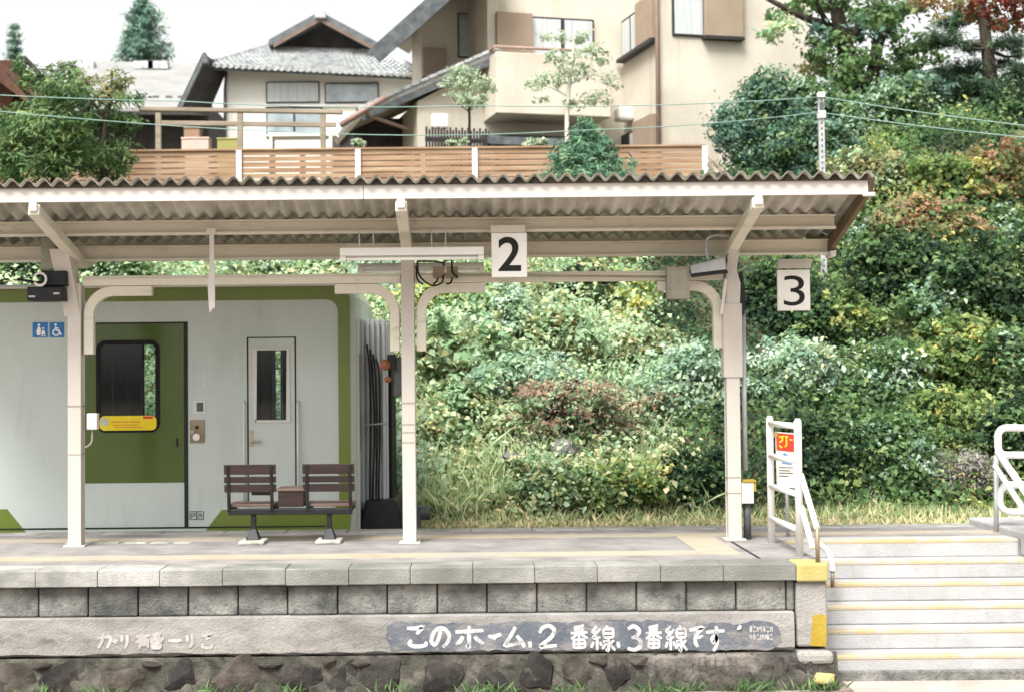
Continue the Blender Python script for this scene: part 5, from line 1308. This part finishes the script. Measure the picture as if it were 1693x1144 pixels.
# --- the shrubs one can tell apart on the slope
SH = [
 ('yellow green bush close under the tie beam right of the middle post', 760,478,85,40,'yellow',.10,{}),
 ('pale broad leaved shrub directly right of the middle post', 752,590,72,85,'pale',.15,dict(asp=.72)),
 ('silvery blue upright plant below the number 2 sign', 848,540,34,72,'mint',.09,dict(ry_d=1.0)),
 ('yellow leaved creeper left of the electrical box', 1040,505,58,55,'yellow',.12,dict(asp=.7)),
 ('dark green bush in the gap left of the yellow creeper', 965,490,48,42,'dark',.11,{}),
 ('bright pale bush above the brown bramble', 920,560,78,50,'pale',.10,{}),
 ('olive tinted bush above the large mint bush', 1065,585,85,38,'olive',.09,{}),
 ('large mint green bush left of the right canopy post', 1135,635,92,72,'mint',.09,{}),
 ('mint green vines trailing under the silvery plant', 870,625,85,42,'mint',.09,{}),
 ('mid green bush below the pale broad leaved shrub', 775,690,78,55,'pale',.10,{}),
 ('brown dry bramble in the middle of the slope', 930,690,105,62,'brown',.075,dict(cover=1.6)),
 ('reddish dry bramble beside the large mint bush', 1035,680,62,50,'brown',.075,dict(cover=1.6)),
 ('low fresh green bush at the foot of the slope', 1020,800,85,42,'lime',.085,{}),
 ('dark green low bush in the hollow beside the right post', 1150,795,70,45,'dark',.09,{}),
 ('small olive bush left of the low fresh green bush', 900,795,70,40,'pale',.08,{}),
 ('pale bluish creeper right of the right canopy post', 1300,625,72,75,'mint',.09,{}),
 ('dark green bush behind the number 3 sign', 1300,500,75,75,'dark',.10,{}),
 ('bush with a yellow spray under the canopy end', 1400,530,62,38,'lime',.11,{}),
 ('rounded yellow green bush on the right slope', 1580,592,98,62,'lime',.10,{}),
 ('dark bush at the right edge beside the rounded bush', 1672,610,52,70,'mid',.10,{}),
 ('mid green creeper between the pale creeper and the rounded bush', 1445,640,88,75,'mid',.10,{}),
 ('dark vines hanging above the guard rail', 1345,745,78,88,'dark',.09,{}),
 ('green vines hanging left of the grey dry brush', 1460,755,70,85,'mid',.09,{}),
 ('yellowish vines above the grey dry brush', 1570,700,85,60,'lime',.09,{}),
 ('dark vines behind the looped rail', 1665,750,65,80,'dark',.09,{}),
 ('grey dry brush low on the right slope', 1575,790,75,48,'grey',.06,dict(cover=1.2, asp=.4)),
 ('deep green bush right of the canopy end', 1480,450,88,70,'dark',.12,{}),
 ('deep green thicket at the right edge', 1640,460,95,85,'dark',.12,{}),
 ('green bush between the two deep green thickets', 1560,500,75,45,'mid',.11,{}),
 ('pale yellow green bush behind the canopy corner', 1430,300,66,55,'olive',.11,{}),
 ('tall green bush below the canopy corner', 1425,400,55,60,'mid',.11,{}),
 ('golden green bush in the middle of the autumn leaves', 1560,310,72,50,'lime',.12,{}),
 ('orange brown autumn bush at the right edge', 1650,300,80,62,'autumn',.11,{}),
 ('rust brown bush under the golden green bush', 1540,375,95,50,'rust',.11,{}),
 ('green bush under the orange autumn bush', 1650,385,65,42,'mid',.11,{}),
]
for lb, px, py, rx, ry, pal, sz, kw in SH: shrub(lb, px, py, rx, ry, pal, sz, **kw)
# bushes at the top of the slope, behind the canopy roof
for lb, px, py, rx, ry, pal, sz, Y in (
 ('dark blue green bush in front of the wing of the cream house', 1255,215,72,85,'blue',.10,24.6),
 ('rounded green bush left of the perforated pole', 1325,180,52,52,'mid',.10,25.2),
 ('blue green bush behind the perforated pole', 1345,250,75,50,'blue',.10,24.2),
 ('wide green bush right of the perforated pole', 1455,210,95,72,'mid',.11,25.5),
 ('dark evergreen bush under the pine tree', 1625,215,85,62,'dark',.11,25.5),
 ('dark bush between the wide green bush and the golden bush', 1510,255,60,35,'dark',.11,24.8),
 ('green bush showing left of the pine tree', 1545,160,45,35,'blue',.11,27.0)):
    shrub(lb, px, py, rx, ry, pal, sz, Y=Y, group='bushes at the top of the slope', cover=2.4, lobes=10)
# greenery glimpsed above the train
for lb, px, py, rx, ry, pal in (('green bush above the roof of the train at left', 195,445,55,22,'mid'), ('low green bush above the middle of the train roof', 560,440,55,20,'lime'), ('dark creeper above the left end of the train', 40,450,60,30,'dark'), ('grey green bush above the train roof', 440,445,60,18,'mint')):
    shrub(lb, px, py, rx, ry, pal, .09, group='bushes above the train')
# rocks in the slope
for lb, px, py, rx, ry in (('pale grey boulder in the brown bramble', 935,742,32,26), ('small grey boulder left of the pale boulder', 850,758,22,14)):
    Y = hillhit(px, py) - 0.30; c = at(px, py, Y); s = Y/2351
    vs, fs = rock(c.x, c.y, c.z, rx*s, 0.3, ry*s, int(px)); tag(link_mesh('boulder', vs, fs, M['block']), lb, 'boulder', 'boulders in the slope')

# --- grass along the foot of the slope
def blades(name, x, y, z, h, pal, lean=0.35, w=0.05, parent=None, loc=(0, 16.5, 0)):
    n = len(x); up = np.tile(np.array([0, 0, 1.0]), (n, 1)) + rng.normal(size=(n, 3))*lean*np.array([1, 1, .3])
    p = np.stack([x, y, z], 1) + up*h[:,None]*0.45
    nr = rng.normal(size=(n, 3))*np.array([1, 1, .15]) + np.array([0, -0.6, 0.1])
    return leaf_mesh(name, p, nr, h, w/np.maximum(h, .05).mean()*0.8, pick(pal, n)*(0.85+0.3*rng.random((n, 1))), M['grass_blade'], parent=parent, loc=loc, droop=0.25, tang=up)
n = 26000; x = rng.uniform(-8, 10, n); y = 15.9 + 1.3*rng.random(n)**0.8
far = (y > 16.45)
z = hill(x, y); h = np.where(far, 0.08+0.16*rng.random(n), 0.04+0.08*rng.random(n))
a = ~far
struct(blades('dry_grass', x[a], y[a], z[a], h[a], 'straw', 0.6, 0.018), 'stuff')
struct(blades('slope_grass', x[far], y[far], z[far], h[far], 'hay', 0.5, 0.018), 'stuff')
n = 9000; x = rng.uniform(-0.6, 3.0, n); y = 16.8 + 1.9*rng.random(n)**1.2; k = rng.random(n) < np.clip(1.25-(x+0.6)/3.2, 0.1, 1)
x, y = x[k], y[k]; z = hill(x, y); struct(blades('meadow_grass', x, y, z, 0.22+0.3*rng.random(len(x)), 'meadow', 0.45, 0.022), 'stuff')
c = onz(735, 845, -0.15); Yc = 16.75; c = at(738, 850, Yc)
t = thing('grass_clump', 'pale arching grass clump at the foot of the slope by the middle post', 'grass clump', tuple(c), 'grass clumps at the foot of the slope')
n = 420; ang = rng.uniform(0, 2*np.pi, n); rr = 0.42*rng.random(n)
blades('blades', c.x+np.cos(ang)*rr, Yc+np.sin(ang)*rr*.6, np.full(n, c.z), 0.25+0.25*rng.random(n), 'meadow', 0.6, 0.02, parent=t)
# weeds at the foot of the platform wall
n = 620; cx = rng.choice([-3.25,-2.75,-2.0,-1.85,-1.4,-0.6,0.05,0.2,0.75,1.35,1.5,1.65,2.05,2.3,2.6,2.66], n) + rng.normal(0, 0.07, n)
x = cx; y = np.full(n, 10.93) + rng.normal(0, 0.03, n); z = np.full(n, GZ)
struct(blades('weeds', x, y, z, 0.04+0.10*rng.random(n), 'weed', 0.85, 0.016, loc=(0, 10.9, GZ)), 'stuff')

# --- trees
def tree(name, label, cat, Y, base_px, limbs, blobs, pal, size=.10, asp=.6, cover=2.0, mm='bark', group=None, leaf='leaf', depth=0.8, **kw):
    b = at(base_px[0], base_px[1], Y); zb = float(hill(b.x, Y))
    t = thing(name, label, cat, (b.x, Y, zb), group)
    m = MB()
    for k, (pts, r0, r1) in enumerate(limbs):
        dY = 0 if k == 0 else rnd.uniform(-0.6, 0.6)
        P = [tuple(at(x, y, Y + dY*i/max(len(pts)-1, 1))) for i, (x, y) in enumerate(pts)]
        if k == 0: P[0] = (P[0][0], P[0][1], zb-0.1)
        P = smooth_path(P, 4); n_ = len(P)
        m.tube(P, [r0 + (r1-r0)*i/(n_-1) for i in range(n_)], 8)
    m.build('trunk', M[mm], t, smooth=True)
    L = []
    for bl_ in blobs:
        px, py, rx, ry = bl_[:4]; pl = bl_[4] if len(bl_) > 4 else pal
        yy = Y + rnd.uniform(-depth, depth); s = yy/2351; c = at(px, py, yy)
        L.append(clumps(c, (rx*s, rx*s*0.9, ry*s), pl, size, asp, cover, hollow=0.2, **kw))
    p, nr, sz, cc = cat_(L); leaf_mesh('crown', p, nr, sz, asp, cc, M[leaf], t)
    return t
tree('broadleaf_tree', 'tall dark forked tree right of the cream house', 'tree', 26.0, (1418,230),
     [([(1418,230),(1412,140),(1402,95)], .26, .2), ([(1402,95),(1388,40),(1372,-40)], .17, .10), ([(1408,105),(1375,48),(1330,30),(1262,-5)], .12, .04),
      ([(1372,46),(1352,10),(1340,-30)], .06, .03), ([(1442,130),(1456,60),(1490,25),(1540,-20)], .13, .05), ([(1416,150),(1442,132)], .16, .13), ([(1470,42),(1458,0),(1462,-30)], .05, .02), ([(1400,70),(1440,20),(1450,-20)], .06, .03)],
     [(1290,45,32,20,'pale'),(1262,62,22,10,'pale'),(1310,20,26,14),(1275,30,16,8),(1375,75,42,30),(1352,112,40,24,'olive'),(1395,118,45,28),(1440,50,48,26,'blue'),(1465,25,45,24),(1500,75,40,22),(1425,20,38,22),(1380,0,50,18),(1475,110,42,18,'blue'),(1515,110,36,14,'mid'),(1350,60,26,22,'blue'),(1440,95,26,20),(1540,95,26,12,'mid'),(1328,0,26,14,'mid'),(1520,140,45,20,'blue'),(1500,10,34,18,'olive')],
     'mid', .12, .6, 0.85, per=16, depth=1.0)
tree('red_maple', 'red and orange maple branch hanging in at the upper right corner', 'tree', 20.5, (1820,420),
     [([(1820,420),(1800,200),(1790,40)], .2, .12), ([(1790,40),(1740,8),(1690,2),(1600,-8),(1520,-6)], .08, .025), ([(1740,8),(1680,32),(1640,40)], .03, .012)],
     [(1525,5,26,12,'autumn'),(1570,12,30,15,'autumn'),(1610,25,26,15,'red'),(1645,28,28,16,'red'),(1680,20,26,18,'red'),(1625,2,32,12,'red'),(1668,2,34,12,'red'),(1690,40,18,14,'red'),(1660,48,16,8,'red'),(1550,-5,30,12,'autumn')], 'red', .085, .6, 0.55, per=14, depth=0.4)
def pine(name, label, Y, trunk, pads, pal, group=None):
    b = trunk[0]
    lim = [(trunk, .17, .07)]
    for (px, py, rx, ry) in pads:
        k = min(range(len(trunk)), key=lambda i: abs(trunk[i][1]-py-8)); lim.append(([trunk[k], ((trunk[k][0]+px)/2, py+4), (px, py+2)], .045, .015))
    return tree(name, label, 'tree', Y, b, lim, pads, pal, .11, .16, 1.5, group=group, leaf='needle', per=30, depth=0.9, up=0.9)
pine('pine_tree', 'pine tree with flat needle pads against the sky at the right', 26.5, [(1650,240),(1640,150),(1632,80),(1624,20),(1618,-40)],
     [(1575,36,32,12),(1560,66,40,13),(1605,78,26,9),(1668,72,34,12),(1600,112,34,11),(1660,105,24,9),(1685,120,26,16),(1560,122,30,12),(1620,145,40,14),(1680,150,30,14),(1590,20,20,8),(1650,40,26,9),(1570,150,40,16),(1690,90,18,8)], 'dark')
# conifer on the skyline and the thin tip at the far left
def conifer(name, label, Y, px, top, bot, half, pal, size, n_l=15, cover=1.7, zbase=None, group=None):
    s = Y/2351; b = at(px, bot, Y); zb = float(hill(b.x, min(Y, 80))); tp = at(px, top, Y)
    t = thing(name, label, 'tree', (b.x, Y, zb), group)
    MB().tube([(b.x, Y, zb-0.1), (b.x, Y, (zb+tp.z)/2), tuple(tp)], [0.16, 0.10, 0.015], 8).build('trunk', M['bark'], t, smooth=True)
    L = []
    for k in range(n_l):
        f = (k+0.3)/n_l; py = top + (bot-top)*f; w = half*(f**0.85)*(0.85+0.3*rng.random())+4
        for a in np.arange(0, 2*np.pi, 2*np.pi/(4+int(6*f))) + rng.uniform(0, 1):
            ln = w*s*(0.75+0.4*rng.random()); c0 = at(px, py, Y)
            for q in (0.35, 0.65, 0.95):
                c = (c0.x+math.cos(a)*ln*q, Y+math.sin(a)*ln*q, c0.z - 0.10*ln*q + 0.22*ln*q*q)
                L.append(clumps(c, (ln*0.20+0.05, ln*0.20+0.05, ln*0.08+0.05), pal, size, .2, cover*0.5, per=20, up=.8))
    p, nr, sz, cc = cat_(L); leaf_mesh('crown', p, nr, sz, .2, cc, M['needle'], t); return t
conifer('conifer_tree', 'pointed conifer standing on the skyline above the grey metal roof', 44, 236, -4, 108, 50, 'blue', .20, 11, 0.26, group='conifers behind the houses')
conifer('conifer_tree', 'thin conifer tip at the far left skyline', 40, 24, 42, 140, 13, 'blue', .12, 8, 0.3, group='conifers behind the houses')
conifer('conifer_shrub', 'small green conifer in front of the fence between the white posts', 23.4, 968, 200, 345, 88, 'conifer', .12, 12, 1.1, group='conifers at the fence')
# slender pale trees behind the fence
tree('slender_tree', 'slender tree with pale leaves and a white trunk before the balcony', 'tree', 25.3, (939,330),
     [([(939,330),(938,240),(938,180),(944,120),(950,60)], .055, .02), ([(940,160),(900,140),(868,135)], .02, .008), ([(942,140),(975,125),(1010,130)], .02, .008), ([(945,110),(920,80),(900,55)], .015, .006), ([(946,100),(980,80),(1000,90)], .015, .006), ([(940,165),(970,165),(1000,160)], .015, .006)],
     [(905,135,34,14),(880,140,18,10),(940,110,22,18),(965,120,26,12),(1012,135,18,14),(920,95,22,12),(975,88,26,12),(960,60,20,16),(925,60,18,10),(900,60,14,8),(980,165,30,12),(945,170,20,8),(1000,98,18,8),(895,165,12,8)], 'thin', .075, .55, 0.42, mm='bark_pale', per=10, depth=0.3, group='slender young trees behind the fence')
tree('slender_tree', 'slender leafy tree in front of the lower tiled roof', 'tree', 25.3, (777,330),
     [([(777,330),(776,240),(776,190),(772,150)], .035, .015), ([(775,185),(750,165),(740,140)], .012, .005), ([(775,180),(800,160),(810,135)], .012, .005)],
     [(770,135,32,18),(745,140,20,14),(800,140,22,14),(765,165,30,14),(790,165,22,12),(755,120,18,10),(812,150,10,8),(780,118,16,8)], 'thin', .07, .55, 0.5, per=10, depth=0.3, group='slender young trees behind the fence')
for lb, px, py, rx, ry in (('small pale plant peeping over the fence under the gutter', 592,238,14,7), ('small pale plant over the fence before the lattice', 757,238,20,8), ('two leafy tips over the fence under the balcony', 885,238,22,7)):
    shrub(lb, px, py, rx, ry, 'thin', .07, Y=24.4, group='small plants over the fence', lobes=2)
# big soft needled shrubs at the left
LB = [('feathery green shrub filling the upper left in front of the fence', 22.0, (95,330), [([(95,330),(90,240),(80,150),(40,95)], .10, .03), ([(90,240),(150,170),(200,130)], .05, .015), ([(85,200),(40,150),(10,120)], .05, .015)],
       [(105,150,50,24),(20,200,40,24),(70,215,60,30),(20,240,40,30),(110,205,45,30),(100,255,60,30),(60,275,60,26),(15,285,40,20),(30,110,16,10),(110,120,22,14),(215,165,22,12),(60,135,30,14),(75,175,34,18)], 'mid'),
      ('bushy green shrub right of the feathery shrub at the left', 22.6, (175,330), [([(175,330),(172,250),(180,180),(195,140)], .07, .02), ([(172,240),(210,215),(228,205)], .03, .012), ([(176,200),(140,150),(130,125)], .03, .012)],
       [(178,155,34,20,'olive'),(140,135,26,14,'olive'),(200,130,20,12,'olive'),(205,200,30,18,'mid'),(165,195,36,22),(150,240,46,26),(195,260,32,24),(170,280,46,20,'mid'),(135,170,22,16,'mid')], 'mid')]
for lb, Y, bp, lim, bl_, pal in LB:
    tree('feathery_shrub', lb, 'shrub', Y, bp, lim, bl_, pal, .12, .26, 0.85, leaf='leaf', per=14, depth=0.5, group='feathery shrubs at the upper left')
# far backdrop of trees between the trunks on the right
for lb, px, py, rx, ry, pal in (('distant tree crown behind the forked tree', 1420,170,75,40,'blue'), ('distant tree crown behind the pine', 1580,175,90,38,'blue'), ('distant dark tree crown at the right edge', 1690,170,60,50,'dark')):
    tree('distant_tree', lb, 'tree', 33, (px, 300), [([(px,300),(px,py)], .12, .05)], [(px,py,rx,ry),(px-rx*.5,py+ry*.4,rx*.6,ry*.6),(px+rx*.5,py+ry*.3,rx*.6,ry*.6)], pal, .16, .6, 2.0, group='distant trees on the right')
